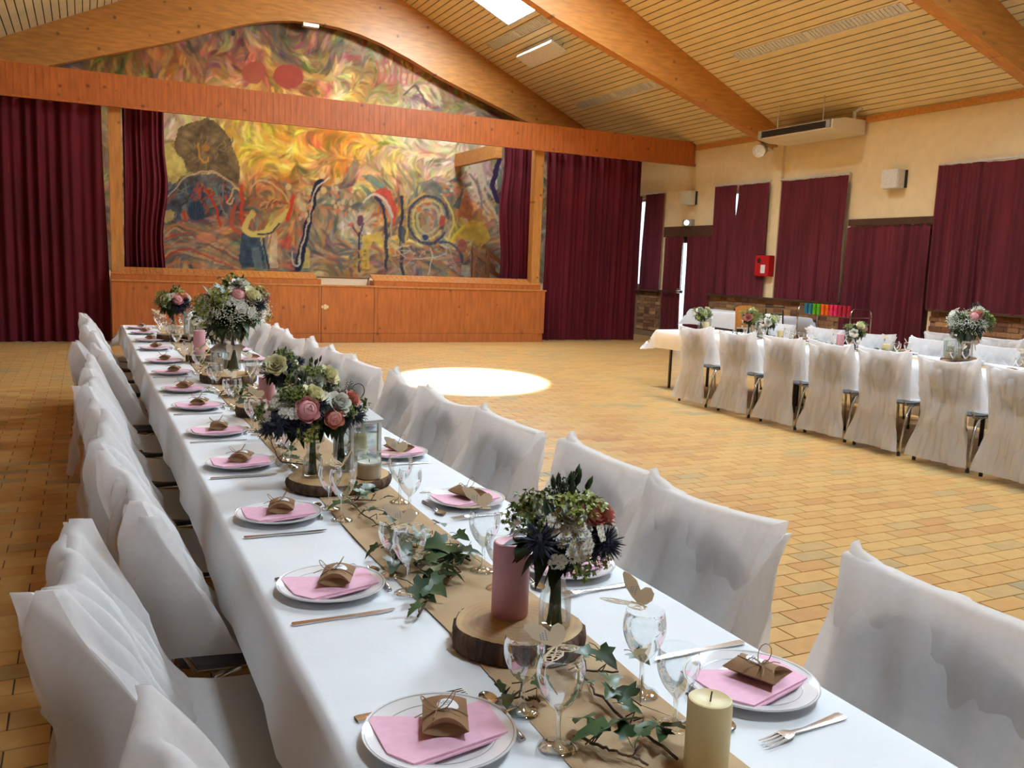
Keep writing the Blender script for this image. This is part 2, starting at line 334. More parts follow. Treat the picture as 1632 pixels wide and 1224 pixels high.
# ------------------------------------------------------------------ walls
OPEN = [('A', 17.0, 18.55, 1.15, 3.22), ('door', 15.15, 16.78, 0, 2.3), ('B', 13.72, 14.95, 1.15, 3.22), ('C', 11.86, 13.0, 1.15, 3.22), ('door2', 9.68, 11.35, 0, 2.40), ('E', 8.1, 9.5, 1.15, 3.22)]
mb = MB()
ys = sorted({Y0-.2, Y1+.2} | {o[1] for o in OPEN} | {o[2] for o in OPEN})
for a, b in zip(ys, ys[1:]):
    op = [o for o in OPEN if o[1] <= a+1e-6 and o[2] >= b-1e-6]
    segs = [(-.1, CEIL_Z+.1)] if not op else [(-.1, op[0][3]), (op[0][4], CEIL_Z+.1)]
    for z0, z1 in segs:
        if z1-z0 > .02 and not (op and op[0][3] == 0 and z0 < 0): mb.box(XR, XR+.25, a, b, z0, z1)
mb.box(XR-.07, XR, 13.14, 13.42, 1.08, CEIL_Z-.1)
wr = struct('wall_right', mb, MT['wall'], label='cream wall with tall curtained windows and low brick facing')
for (a, b, z0) in ((11.45, 15.1, .0), (8.0, 9.6, .0), (16.86, 18.6, 0.0)):
    obj('mortar_bed', MB().box(XR-.03, XR-.001, a, b, z0, 1.05), MT['mortar'], wr)
bm_ = MB().box(-.045, 0, -.111, .111, -.034, .034); bmesh_ = bm_.mesh('brick', MT['brick'])
k = 0
for (a, b, rows) in ((11.45, 15.1, range(7, 14)), (8.0, 9.6, range(7, 14)), (16.86, 17.85, range(2, 14))):
    for r in rows:
        y = a + (.115 if r % 2 else .0) + .112
        while y+.111 <= b+.02 and k < 285:
            obj('brick', bmesh_, parent=wr, loc=(XR-.001-.006*rng.random(), y, .038+r*.075)); y += .23; k += 1
for a, b in ((11.45, 15.1), (7.9, 9.62), (16.84, 18.6)):
    struct('windowsill', MB().box(XR-.14, XR+.02, a, b, 1.055, 1.095), MT['darkwood'], wr)
gab = lambda y: [(XL-.2, y, -.1), (XR+.2, y, -.1), (XR+.2, y, CEIL_Z+.0), (RIDGE, y, ceil_z(RIDGE)+.1), (XL-.2, y, CEIL_Z)]
def gable(y, t):
    v = gab(y)+gab(y+t); return MB().add(v, [(4, 3, 2, 1, 0), (5, 6, 7, 8, 9)]+[(i, (i+1) % 5, 5+(i+1) % 5, 5+i) for i in range(5)])
struct('wall_back', gable(Y1, .2), MT['wall'])
struct('wall_front', gable(Y0-.2, .2), MT['darkwood'])  # unseen wall, made dark to keep bounced light down
struct('wall_left', MB().box(XL-.2, XL, Y0-.2, Y1+.2, -.1, CEIL_Z+.1), MT['darkwall'])  # unseen wall, darkened so less light bounces onto the left floor
struct('trim_1', MB().box(XR-.035, XR-.001, Y0, 15.88, CEIL_Z-.13, CEIL_Z-.03), MT['beam'], label='varnished pine strip along the top of the cream wall')
# windows and doors
wn = 0
for nm, a, b, z0, z1 in OPEN:
    if nm.startswith('door'): continue
    wn += 1; f = MB(); x0, x1 = XR+.08, XR+.15
    for y in (a, a+.3*(b-a)-.03, b-.06): f.box(x0, x1, y, y+.06, z0, z1)
    for z in (z0, z1-.06): f.box(x0, x1, a, b, z, z+.06)
    wo = struct('window_%d' % wn, f, MT['frame'])
    for y, e in ((a+.06, a+.3*(b-a)-.03), (a+.3*(b-a)+.03, b-.06)): obj('pane', MB().box(x0+.03, x0+.036, y, e, z0+.06, z1-.06), MT['pane'], wo)
for i, (a, b, zt) in enumerate(((15.15, 16.78, 2.3), (9.68, 11.35, 2.40))):
    f = MB(); x0, x1 = XR+.02, XR+.08
    for y in (a, b-.07): f.box(x0, x1, y, y+.07, 0, zt)
    f.box(x0, x1, a, b, zt-.06, zt)
    do = struct('door_%d' % (i+1), f, MT['darkwood'])
    for j in range(2):
        y = a+.07 + j*((b-a)/2-.07); y1 = y+(b-a)/2-.08
        lf = MB()
        for q in (y, y1-.09): lf.box(x0+.01, x1-.01, q, q+.09, .01, zt-.07)
        for z in (.01, zt-.13): lf.box(x0+.01, x1-.01, y, y1, z, z+.1)
        l_ = obj('door_leaf', lf, MT['darkwood'], do)
        obj('pane', MB().box(x0+.03, x0+.036, y+.08, y1-.08, .1, zt-.12), MT['pane'], l_)
    struct('trim_%d' % (i+2), MB().box(XR-.06, XR-.001, a-.05, b+.06, zt+(.0 if i == 0 else .02), 2.53), MT['darkwood'], label=('dark wood board above the double exit door' if i == 0 else 'dark wood board over the pleated door curtain'))
t = thing('panic_bar', 'dark push bar across the double exit door curtains', 'door bar', (XR-.155, 16.1, 1.09))
obj('bar', MB().tube([(0, -.2, 0), (0, .62, 0)], .016), MT['tableleg'], t); obj('bracket', MB().box(-.01, .13, -.05, 0, -.03, .03), MT['chrome'], t)
obj('latch_lever', MB().tube([(0, -.02, .06), (-.02, -.16, .06)], .012), MT['chrome'], t); obj('upright_rod', MB().tube([(0.02, -.12, 0), (.02, -.12, 1.25)], .008), MT['chrome'], t)
# ------------------------------------------------------------------ ceiling
NR = math.hypot(SLOPE, 1)
def slab(mb, x0, x1, y0, y1, d0, d1, mi=0):
    """box on the underside of a roof slope, d metres below the ceiling plane"""
    sgn = 1 if (x0+x1)/2 > RIDGE else -1; n = np.array([SLOPE*sgn, 0, 1])/NR
    v = [np.array([x, y, ceil_z(x) if sgn*(x-RIDGE) >= 0 else CEIL_Z + SLOPE*((XR-x) if sgn > 0 else (x-XL))]) - d*n for d in (d1, d0) for y in (y0, y1) for x in (x0, x1)]
    return mb.add(v, [(0, 2, 3, 1), (4, 5, 7, 6), (0, 1, 5, 4), (2, 6, 7, 3), (0, 4, 6, 2), (1, 3, 7, 5)], mi)
ce = MB(); slab(ce, RIDGE, XR+.25, Y0-.2, Y1+.2, -.25, -.012); slab(ce, XL-.25, RIDGE, Y0-.2, Y1+.2, -.25, -.012)
ce = struct('ceiling', ce, MT['gap'], label='sloping ceiling of cream metal strips with dark gaps')
PITCH_X = .135/NR
for sgn in (1, -1):
    i = 0
    while (i+1)*PITCH_X < RIDGE-XL+.02:
        xa = (XR if sgn > 0 else XL) - sgn*(i*PITCH_X+.004); xb = xa - sgn*(PITCH_X-.016)
        m = MB(); slab(m, min(xa, xb), max(xa, xb), Y0, Y1, -.004, .006); obj('strip', m, MT['strip'], ce); i += 1
ARC = [(0, 6.27), (.45, 6.25), (.9, 6.18), (1.4, 6.05), (2.0, 5.83), (2.65, 5.56), (4.7, 4.87), (7.6, 3.92)]
def arch(y, t):
    top = [(XL, CEIL_Z), (RIDGE, ceil_z(RIDGE)), (XR, CEIL_Z)]
    bot = [(RIDGE+d, z) for d, z in reversed(ARC)] + [(RIDGE-d, z) for d, z in ARC[1:]]
    m = MB(); n = len(bot)
    V = []
    for yy in (y, y+t):
        V += [(x, yy, z) for x, z in bot] + [(x, yy, min(ceil_z(x), ceil_z(x))) for x, z in bot]
    f = []
    for o_ in (0, 2*n): f += [(o_+i, o_+i+1, o_+n+i+1, o_+n+i) for i in range(n-1)]
    f += [(i, i+1, 2*n+i+1, 2*n+i) for i in range(n-1)] + [(0, n, 3*n, 2*n), (n-1, 2*n-1, 4*n-1, 3*n-1)]
    return m.add(V, f)
for y, lb in ((18.66, 'arched pine roof beam framing the mural above the stage'), (13.3, 'pine roof beam crossing the hall in front of the stage'), (7.8, 'pine roof beam at the top corner over the tables'), (2.4, None), (-3.0, None)):
    struct('roof_beam', arch(y, .2), MT['beam'], label=lb)
# skylights: the first in view, others unseen; the left-slope one added as fill light
SKYLIGHTS = [(15.95, 1), (10.55, 1), (5.1, 1), (-.3, -1)]
for i, (y, sd) in enumerate(SKYLIGHTS):
    mx = lambda a, b: (a, b) if sd > 0 else (2*RIDGE-b, 2*RIDGE-a)
    s = thing('skylight', ['bright white square skylight between the roof beams nearest the stage', 'skylight between the second and third roof beams', 'skylight in the bay over the near end of the tables', 'added fill light panel behind the viewpoint on the left slope'][i], 'skylight', (0, 0, 0))
    f = MB(); e = 7.78 if sd > 0 else 7.16
    for a, b, c, d in ((6.22, e, y-.66, y-.6), (6.22, e, y+.6, y+.66), (6.22, 6.28, y-.66, y+.66), (e-.06, e, y-.66, y+.66)): slab(f, *mx(a, b), c, d, .004, .035)
    obj('frame', f, MT['white'], s); g = MB(); slab(g, *mx(6.28, 7.72 if sd > 0 else 7.1), y-.6, y+.6, .008, .018); obj('glazing', g, MT['sky'], s)
# recessed luminaires, unlit
def luminaire(label, xa, xb, secs):
    t = thing('ceiling_light', label, 'ceiling light')
    f = MB(); y0, y1 = secs[0][0], secs[-1][1]
    for a, b in ((xa, xa+.012), (xb-.012, xb)): slab(f, a, b, y0, y1, .0, .022)
    cuts = [y0] + [s[1] for s in secs]
    for c in cuts: slab(f, xa, xb, c-(.06 if c not in (y0, y1) else .012), c+(.06 if c not in (y0, y1) else .012), .0, .022)
    obj('frame', f, MT['white'], t); b = MB(); slab(b, xa, xb, y0, y1, .006, .008); obj('reflector', b, MT['frame'], t)
    for s in secs:
        m = MB(); y = s[0]+.08
        while y < s[1]-.06: slab(m, xa+.01, xb-.01, y, y+.006, .004, .02); y += .075
        obj('louvre', m, MT['white'], t)
luminaire('long unlit louvred ceiling light over the second table, front edge of the strip ceiling', 9.97, 10.17, ((8.95, 10.72), (10.72, 12.4)))
luminaire('unlit ceiling light close under the bright skylight', 7.88, 8.08, ((15.37, 16.7), (16.7, 18.0)))
luminaire('unlit ceiling light low on the slope beside the stage header', 10.03, 10.22, ((14.7, 16.3), (16.3, 17.85)))
t = thing('radiant_heater', 'white radiant heater panel hung flat under the strip ceiling', 'heater')
m = MB(); slab(m, 8.28, 8.62, 15.6, 17.1, .2, .26); obj('panel', m, MT['white'], t)
for y in (15.8, 16.9):
    for x in (8.33, 8.57):
        p = np.array([x, y, ceil_z(x)]); n = np.array([SLOPE, 0, 1])/NR; obj('hanger', MB().tube([p-.0*n, p-.21*n], .012), MT['metalgrey'], t)
# ------------------------------------------------------------------ mural: brush strokes computed as colours on a fine grid
def mural():
    X = np.arange(-.6, 10.6, .0215); Z = np.arange(1.15, 7.3, .0215)
    GX, GZ = np.meshgrid(X, Z); YM = Y1-.012
    d = np.stack([GX, np.full_like(GX, YM), GZ-EYE], -1); ww = d@RF
    U = 816+FPX*(d@RX)/ww; V = 612+FPX*(d@RD)/ww
    ctl = np.array(CTL, float); cp = ctl[:, :2]; cc = ctl[:, 2:]
    r = np.random.default_rng(3)
    def noise(sx, sy, seed, oct=3):
        q = np.random.default_rng(seed); out = np.zeros(U.shape); amp = 1
        for o in range(oct):
            L = q.random((64, 64)); u = (U+1000)/sx*2**o; v = (V+1000)/sy*2**o
            iu, iv = np.floor(u).astype(int), np.floor(v).astype(int); fu, fv = u-iu, v-iv; fu, fv = fu*fu*(3-2*fu), fv*fv*(3-2*fv)
            g = lambda a, b: L[a % 64, b % 64]
            out += amp*((g(iu, iv)*(1-fu)+g(iu+1, iv)*fu)*(1-fv)+(g(iu, iv+1)*(1-fu)+g(iu+1, iv+1)*fu)*fv-.5); amp *= .5
        return out
    wx, wy = noise(30, 30, 1)*26, noise(30, 30, 2)*26
    def base(u, v):
        d2 = (u[..., None]-cp[:, 0])**2+(v[..., None]-cp[:, 1])**2+14
        k = 1/d2**2.2; return (k@cc)/k.sum(-1, keepdims=True)
    img = np.zeros(U.shape+(3,))
    for i in range(0, U.shape[0], 24): img[i:i+24] = base(U[i:i+24]+wx[i:i+24], V[i:i+24]+wy[i:i+24])
    ang = noise(85, 85, 5, 2)*7.0 - .6
    H, W = U.shape
    # brush strokes
    u0, v0 = U[:, 0], V[0]
    def stroke(ci, cj, L, wd, a, col, alpha):
        R = int(L+2); i0, i1, j0, j1 = max(0, ci-R), min(H, ci+R+1), max(0, cj-R), min(W, cj+R+1)
        ii, jj = np.mgrid[i0:i1, j0:j1]; dx, dy = jj-cj, ii-ci
        p = dx*math.cos(a)+dy*math.sin(a); q = -dx*math.sin(a)+dy*math.cos(a)+.02*p*p
        k = np.clip(1.25-(p/L)**2-(q/wd)**2, 0, 1)*alpha
        img[i0:i1, j0:j1] += k[..., None]*(col-img[i0:i1, j0:j1])
    for n, (L, wd, jit, al) in enumerate(((11, 3.2, 30, .8), (7, 1.9, 40, .75), (5, 1.2, 48, .7))):
        for _ in range((4200, 6500, 7500)[n]):
            ci, cj = r.integers(H), r.integers(W)
            if U[ci, cj] > 960 or U[ci, cj] < 60: continue
            c = img[ci, cj]*(1+.12*r.normal())+r.normal(size=3)*jit*.26 + (r.random() < .08)*np.array([34, 32, 24.])
            stroke(ci, cj, L*(.6+.8*r.random()), wd*(.7+.6*r.random()), -ang[ci, cj]+r.normal()*.25, np.clip(c, 15, 245), al)
    pal = np.array([(46, 72, 100), (72, 112, 118), (168, 78, 50), (204, 170, 90), (104, 86, 90), (190, 186, 160), (40, 50, 72), (196, 120, 64)], float)
    for _ in range(9000):
        ci, cj = r.integers(H), r.integers(W); u_, v_ = U[ci, cj], V[ci, cj]
        if not (255 < u_ < 800 and 285 < v_ < 445): continue
        if r.random() < .55: stroke(ci, cj, 6+5*r.random(), 1.3+1.2*r.random(), -ang[ci, cj]+r.normal()*.3, .55*pal[r.integers(len(pal))]+.45*img[ci, cj], .7)
    wu, wv = noise(16, 16, 8)*3.5, noise(16, 16, 9)*3.5
    UU, VV = U+wu, V+wv
    def poly(pts, col, al=.9, tex=.14):
        inside = np.zeros(U.shape, bool); n = len(pts)
        x0, x1, y0, y1 = min(p[0] for p in pts)-6, max(p[0] for p in pts)+6, min(p[1] for p in pts)-6, max(p[1] for p in pts)+6
        m = (UU > x0) & (UU < x1) & (VV > y0) & (VV < y1); a, b = UU[m], VV[m]; ins = np.zeros(a.shape, bool)
        for i in range(n):
            (xa, ya), (xb, yb) = pts[i], pts[(i+1) % n]
            if ya == yb: continue
            c = ((ya > b) != (yb > b)) & (a < (xb-xa)*(b-ya)/(yb-ya)+xa); ins ^= c
        inside[m] = ins
        t = (1+tex*noise(9, 9, 20+len(pts))*2)[inside][:, None]
        img[inside] = img[inside]*(1-al)+np.clip(np.array(col, float)*t, 0, 250)*al
    def line(pts, wd, col, al=.9, taper=False):
        al *= .85; wd *= .85
        for k_, ((xa, ya), (xb, yb)) in enumerate(zip(pts, pts[1:])):
            L2 = (xb-xa)**2+(yb-ya)**2+1e-6
            m = (UU > min(xa, xb)-wd-2) & (UU < max(xa, xb)+wd+2) & (VV > min(ya, yb)-wd-2) & (VV < max(ya, yb)+wd+2)
            a, b = UU[m], VV[m]; t = np.clip(((a-xa)*(xb-xa)+(b-ya)*(yb-ya))/L2, 0, 1)
            dd = np.hypot(a-xa-t*(xb-xa), b-ya-t*(yb-ya)); w_ = wd*(1-.6*(k_+t)/(len(pts)-1)) if taper else wd
            k = np.clip(w_/2+.6-dd, 0, 1)[:, None]*al; img[m] = img[m]*(1-k)+np.array(col, float)*k
    def ell(x, y, rx, ry, col, al=.9):
        k = np.clip((1-np.hypot((UU-x)/rx, (VV-y)/ry))*min(rx, ry)+.5, 0, 1)[..., None]*al; img[:] = img*(1-k)+np.array(col, float)*k
    def curve(pts, n=8):
        P = [pts[0]]+list(pts)+[pts[-1]]; out = []
        for i in range(1, len(P)-2):
            for k in range(n):
                t = k/n; a, b, c, d_ = [np.array(q, float) for q in P[i-1:i+3]]
                out.append(tuple(.5*(2*b+(c-a)*t+(2*a-5*b+4*c-d_)*t*t+(3*b-a-3*c+d_)*t**3)))
        return out+[pts[-1]]
    PAINT(poly, line, ell, curve, r)
    img[:] = np.clip(img*np.array([.90, .845, .775]), 8, 235)/255.
    lin_ = np.where(img <= .04045, img/12.92, ((img+.055)/1.055)**2.4)
    ok = GZ < np.minimum(CEIL_Z+SLOPE*(XR-GX), CEIL_Z+SLOPE*(GX-XL))-.02
    nz, nx = U.shape; idx = np.arange(nz*nx).reshape(nz, nx)
    q = np.stack([idx[:-1, :-1], idx[:-1, 1:], idx[1:, 1:], idx[1:, :-1]], -1).reshape(-1, 4)
    q = q[ok.reshape(-1)[q].all(1)]
    me = bpy.data.meshes.new('mural'); me.vertices.add(nz*nx); co = np.stack([GX, np.full_like(GX, YM), GZ], -1).reshape(-1).astype(np.float32); me.vertices.foreach_set('co', co)
    me.loops.add(q.size); me.loops.foreach_set('vertex_index', q.reshape(-1).astype(np.int32))
    me.polygons.add(len(q)); me.polygons.foreach_set('loop_start', np.arange(0, q.size, 4, dtype=np.int32)); me.polygons.foreach_set('loop_total', np.full(len(q), 4, np.int32))
    me.update(calc_edges=True); ca = me.color_attributes.new('paint', 'FLOAT_COLOR', 'POINT')
    ca.data.foreach_set('color', np.concatenate([lin_.reshape(-1, 3), np.ones((nz*nx, 1))], 1).reshape(-1).astype(np.float32))
    m = Mat('mural_paint'); a = m.n('ShaderNodeVertexColor', layer_name='paint'); m.base(a.outputs[0], .75, 0, .2); me.materials.append(m.m)
    o = obj('mural', me); tag(o, 'abstract mural in ochre, blue and cream painted behind the stage', 'mural')
CTL = [(100,95,110,100,98),(150,95,128,104,60),(200,90,138,108,58),(250,100,152,112,62),(300,80,125,108,95),(330,60,128,116,104),(380,50,122,112,96),(430,55,118,104,82),(480,60,124,98,70),(520,80,112,92,74),(560,80,142,126,102),(600,100,152,136,112),(640,110,152,132,104),(680,140,166,150,122),(720,160,132,117,97),(780,180,122,112,97),
(320,95,158,100,82),(380,100,162,102,78),(270,110,150,107,54),(300,120,172,134,94),(350,120,182,150,94),(400,140,190,145,76),(500,150,172,124,66),(540,135,185,162,122),(560,150,174,132,66),(600,130,180,150,96),(620,115,165,116,96),(650,150,185,165,132),(660,165,198,182,154),
(260,190,198,188,150),(285,200,200,185,142),(265,260,205,195,142),(280,270,212,202,122),(400,200,202,172,82),(420,220,205,170,72),(390,240,198,165,64),(450,210,200,148,54),(500,230,198,132,42),(470,260,198,142,50),(430,270,202,158,60),(540,220,198,132,50),(540,260,188,124,54),(500,260,165,112,64),(570,230,202,142,56),(600,215,202,165,84),(620,220,200,180,130),(660,215,218,204,170),(700,220,222,208,180),(740,230,208,190,155),(690,250,212,194,160),(640,250,194,170,116),(600,260,184,152,94),(580,250,174,150,102),(560,290,158,148,110),(620,290,174,150,98),(660,280,178,160,116),(700,290,168,150,126),(740,260,188,170,140),(760,275,168,150,138),(770,300,188,178,168),
(290,300,78,88,94),(300,330,72,88,108),(270,330,88,98,110),(310,340,64,84,102),(380,330,172,96,66),(300,360,148,130,98),(330,375,172,140,94),(290,390,148,122,88),(350,380,196,132,88),(300,420,164,136,94),(350,410,186,154,120),(270,400,120,112,92),
(420,310,188,124,60),(430,330,148,122,84),(450,350,178,158,92),(470,330,186,106,58),(400,400,56,80,98),(420,420,92,112,116),(435,390,188,174,136),(455,380,176,112,74),(460,420,66,80,90),(480,330,168,150,112),(520,350,132,142,122),(540,320,122,146,140),(560,330,136,150,136),(530,400,140,126,106),(510,420,158,140,102),(550,410,136,116,88),(570,430,144,112,60),(590,400,174,160,112),(580,360,188,196,176),(610,340,196,112,56),(600,310,198,160,66),(620,380,198,174,76),(610,420,150,122,102),(640,430,140,122,110),(650,390,188,164,84),(680,360,122,122,102),(690,370,188,186,140),(670,420,130,112,102),(720,420,134,116,106),(750,400,126,112,102),(740,370,188,168,84),(760,370,184,160,80),(740,340,164,112,80),(720,330,112,122,112),(770,330,174,165,146),(790,300,66,56,74),(790,360,150,132,112),(850,300,150,140,120),(850,400,130,130,120)]
def PAINT(poly, line, ell, curve, r):
    ell(460, 122, 24, 19, (165, 72, 62)); ell(405, 116, 20, 17, (172, 92, 74)); ell(372, 52, 4, 4, (62, 56, 62))
    for x in range(600, 660, 9): line(curve([(x, 92+r.integers(8)), (x+4, 112), (x+2, 132)]), 4, (172, 104, 88), .7)
    line(curve([(645, 150), (660, 138), (672, 150), (680, 168)]), 4, (92, 80, 82), .7)
    poly([(279,221),(283,205),(304,195),(331,187),(348,196),(367,221),(378,250),(383,276),(378,298),(358,284),(338,275),(313,276),(296,270),(290,250),(279,243),(276,232)], (110, 95, 68), .93, .3)
    for k in range(26):
        x, y = 300+r.random()*70, 212+r.random()*60; line(curve([(x, y), (x+6*r.normal(), y+7), (x+8*r.normal(), y+14)]), 1.5, (150, 132, 98) if k % 2 else (86, 76, 62), .6)
    line(curve([(315,229),(317,247),(323,259),(330,258),(331,250)]), 2.6, (206, 156, 60)); ell(328, 235, 8, 5, (182, 124, 48), .7)
    poly([(255,232),(268,228),(284,246),(294,254),(292,276),(283,290),(273,292),(266,276),(258,270)], (214, 204, 118), .85)
    poly([(262,340),(266,318),(284,295),(297,279),(314,277),(340,278),(362,286),(382,304),(380,330),(371,350),(345,344),(310,350),(275,356)], (70, 88, 108), .7, .4)
    for k in range(60):
        x, y = 272+r.random()*100, 290+r.random()*52; c = [(176, 86, 58), (60, 92, 128), (170, 132, 84), (44, 60, 92), (196, 72, 48), (120, 140, 132)][k % 6]
        line(curve([(x, y), (x+5*r.normal(), y+6), (x+4*r.normal(), y+13)]), 2.6, c, .75)
    ell(312, 335, 15, 15, (52, 76, 104), .85)
    for k in range(6): line(curve([(300+k*5, 322), (302+k*4.4, 335), (306+k*3, 348)]), 1.2, (34, 46, 78), .8)
    line(curve([(326,298),(336,318),(346,338),(352,360)]), 4, (196, 62, 42)); line(curve([(340,300),(350,325),(362,350)]), 3, (120, 150, 140), .8)
    line(curve([(264,315),(280,300),(294,284),(313,275),(338,274),(360,284),(376,296),(383,304)]), 2.2, (206, 196, 158)); line(curve([(382,300),(373,299),(370,312),(363,322),(368,324),(374,316)]), 2.6, (208, 192, 132))
    poly([(260,338),(272,334),(279,340),(275,352),(262,356)], (196, 182, 120), .8)
    for k in range(14): line(curve([(262, 362+k*5), (290+4*r.normal(), 352+k*5+3*r.normal()), (330, 372+k*4+4*r.normal()), (382, 402+k*3)]), 3.5, [(150, 130, 92), (196, 120, 78), (120, 120, 100), (198, 160, 110), (176, 62, 50), (92, 100, 98)][k % 6], .7)
    ell(328, 380, 16, 9, (206, 132, 96), .7)
    line(curve([(384,296),(386,320),(384,338),(388,360)]), 5, (204, 74, 50), .85); line(curve([(376,325),(368,345),(374,366),(384,372)]), 7, (178, 86, 58), .8)
    poly([(384,372),(396,368),(410,372),(417,385),(424,427),(383,426)], (48, 72, 96), .85, .3); poly([(400,395),(414,392),(418,426),(404,426)], (116, 130, 128), .6)
    line(curve([(404,340),(394,352),(390,364),(402,374),(420,371),(438,360),(452,344),(458,338)]), 10, (206, 196, 112)); line(curve([(410,374),(430,371),(446,358)]), 3, (40, 60, 80), .8)
    line(curve([(400,300),(416,288),(436,294),(452,310),(460,326)]), 3, (206, 182, 124), .8)
    for k in range(10): line(curve([(412+k*3, 330+4*r.normal()), (420+k*3, 318+4*r.normal()), (432+k*3, 326)]), 3, [(178, 96, 58), (206, 160, 100), (110, 84, 70)][k % 3], .7)
    line(curve([(458,352),(464,330),(467,312)]), 7, (204, 64, 40), .85)
    poly([(432,374),(440,372),(444,427),(428,427)], (198, 188, 152), .8); line([(419,380),(428,427)], 4, (28, 42, 72))
    poly([(456,372),(468,380),(462,398),(446,392)], (186, 78, 58), .7)
    line(curve([(510,290),(503,305),(496,330),(490,360),(482,400),(474,428)]), 12, (24, 30, 58), .95); line(curve([(524,283),(517,288),(506,300),(498,320),(492,352),(484,385),(476,420)]), 2.6, (208, 198, 170)); line(curve([(466,402),(468,422),(476,424),(478,414)]), 2.6, (176, 196, 180), .9)
    poly([(488,392),(494,394),(492,428),(482,428)], (198, 186, 100), .7)
    for k in range(46):
        x, y = (468+r.random()*28, 296+r.random()*56) if k < 22 else (528+r.random()*40, 298+r.random()*52); ell(x, y, 3, 4, [(208, 196, 152), (208, 160, 128), (188, 190, 160), (206, 120, 84)][k % 4], .85)
    for x, y in ((513, 279), (538, 288), (515, 303), (460, 298)): ell(x, y, 4.2, 5.5, (214, 190, 130))
    poly([(548,290),(566,248),(574,262),(560,296)], (124, 120, 96), .6); poly([(576,282),(592,278),(616,298),(604,300)], (96, 138, 136), .7)
    for k in range(24):
        a = -2.9+k*.115; L = 24+6*r.random(); line([(572+5*math.cos(a), 364+5*math.sin(a)), (572+L*math.cos(a), 360+L*math.sin(a)*.9)], 2.6, [(206, 206, 180), (150, 184, 184), (206, 160, 128)][k % 3], .8)
    line([(572, 432), (572, 370)], 4, (38, 44, 72)); line([(572, 378), (562, 360)], 3, (60, 36, 66)); line([(572, 378), (580, 356)], 3, (60, 36, 66)); ell(574, 352, 5, 8, (86, 46, 76), .8); ell(560, 358, 5, 3, (190, 90, 80), .7)
    poly([(590,312),(605,300),(622,304),(632,330),(628,362),(620,342),(610,320)], (200, 74, 62), .85)
    line(curve([(580,323),(590,313),(602,312),(618,326),(626,345)]), 4, (206, 200, 184)); line(curve([(600,316),(610,328),(615,350),(614,385),(617,430)]), 6, (48, 58, 80), .9); line(curve([(610,322),(620,336),(624,356),(620,385)]), 3, (166, 170, 162), .8)
    poly([(578,376),(606,368),(612,392),(596,382),(588,400),(590,428),(576,428)], (198, 178, 72), .75)
    line(curve([(641,318),(641,345),(638,380),(642,438)]), 5, (46, 52, 70), .95); ell(641, 314, 3, 4, (40, 42, 60)); poly([(636,352),(648,366),(650,382),(642,388),(634,376)], (58, 72, 88), .8)
    line(curve([(648,340),(650,365),(646,385)]), 3, (206, 190, 92), .8)
    for rx, ry, wd, c in ((31, 38, 5, (58, 66, 92)), (24, 31, 4, (198, 190, 120)), (17, 22, 5, (178, 176, 140)), (9, 11, 4, (172, 120, 92))):
        line([(682+rx*math.cos(a), 350+ry*math.sin(a)) for a in np.linspace(.6, 6.2, 28)], wd, c, .85)
    ell(681, 364, 7, 7, (162, 150, 118)); ell(679, 379, 4.5, 4.5, (46, 56, 112)); ell(704, 352, 5, 9, (178, 70, 70), .85); ell(668, 333, 4, 4, (198, 120, 66))
    line(curve([(708,312),(716,330),(723,352),(718,372),(712,388)]), 4, (204, 194, 108)); line(curve([(660,318),(676,308),(694,312)]), 3, (206, 170, 80), .8)
    for k in range(16): ell(686+r.random()*36, 288+r.random()*24, 2.5, 2.5, [(206, 200, 180), (190, 120, 80), (90, 130, 130)][k % 3])
    poly([(664,292),(690,285),(708,300),(700,318),(676,306)], (96, 112, 110), .6)
    poly([(718,385),(735,362),(752,350),(770,354),(782,378),(768,392),(745,384)], (196, 172, 72), .8); line([(716, 387), (738, 362)], 5, (212, 200, 60))
    poly([(728,345),(742,300),(756,330),(748,350)], (176, 104, 74), .7); poly([(722,330),(738,296),(732,335)], (58, 84, 98), .7)
    for x0, y0, x1, y1 in ((757,262,795,352),(765,258,790,320),(748,272,780,340),(752,258,772,290)): line(curve([(x0, y0), ((x0+x1)/2-5, (y0+y1)/2), (x1, y1)]), 9, (196, 190, 176), .8, True)
    line(curve([(796,252),(790,275),(786,296),(793,322)]), 9, (52, 40, 78), .95); line(curve([(748,278),(762,300),(770,330)]), 4, (118, 110, 118), .7)
    for k in range(38):
        x, y = 625+r.random()*150, 385+r.random()*52; line(curve([(x, y), (x+10*r.normal(), y+9*r.normal()), (x+14*r.normal(), y+10*r.normal())]), 1.5, [(190, 182, 166), (160, 130, 116), (112, 94, 92)][k % 3], .75)
    line(curve([(628,395),(650,410),(680,412),(710,404)]), 1.4, (200, 196, 186)); line(curve([(684,394),(688,410),(682,438)]), 1.6, (200, 204, 200)); line(curve([(700,386),(720,388),(734,400),(736,420)]), 4, (66, 78, 110), .8); ell(737, 392, 8, 10, (150, 86, 86), .7); ell(652, 408, 6, 6, (178, 110, 92), .7)
    poly([(735,424),(748,422),(750,440),(733,440)], (166, 176, 168), .8)
    for k in range(50): ell(545+r.random()*40, 398+r.random()*36, 2, 1.5, [(176, 130, 50), (120, 92, 72), (196, 160, 70)][k % 3], .7)
mural()
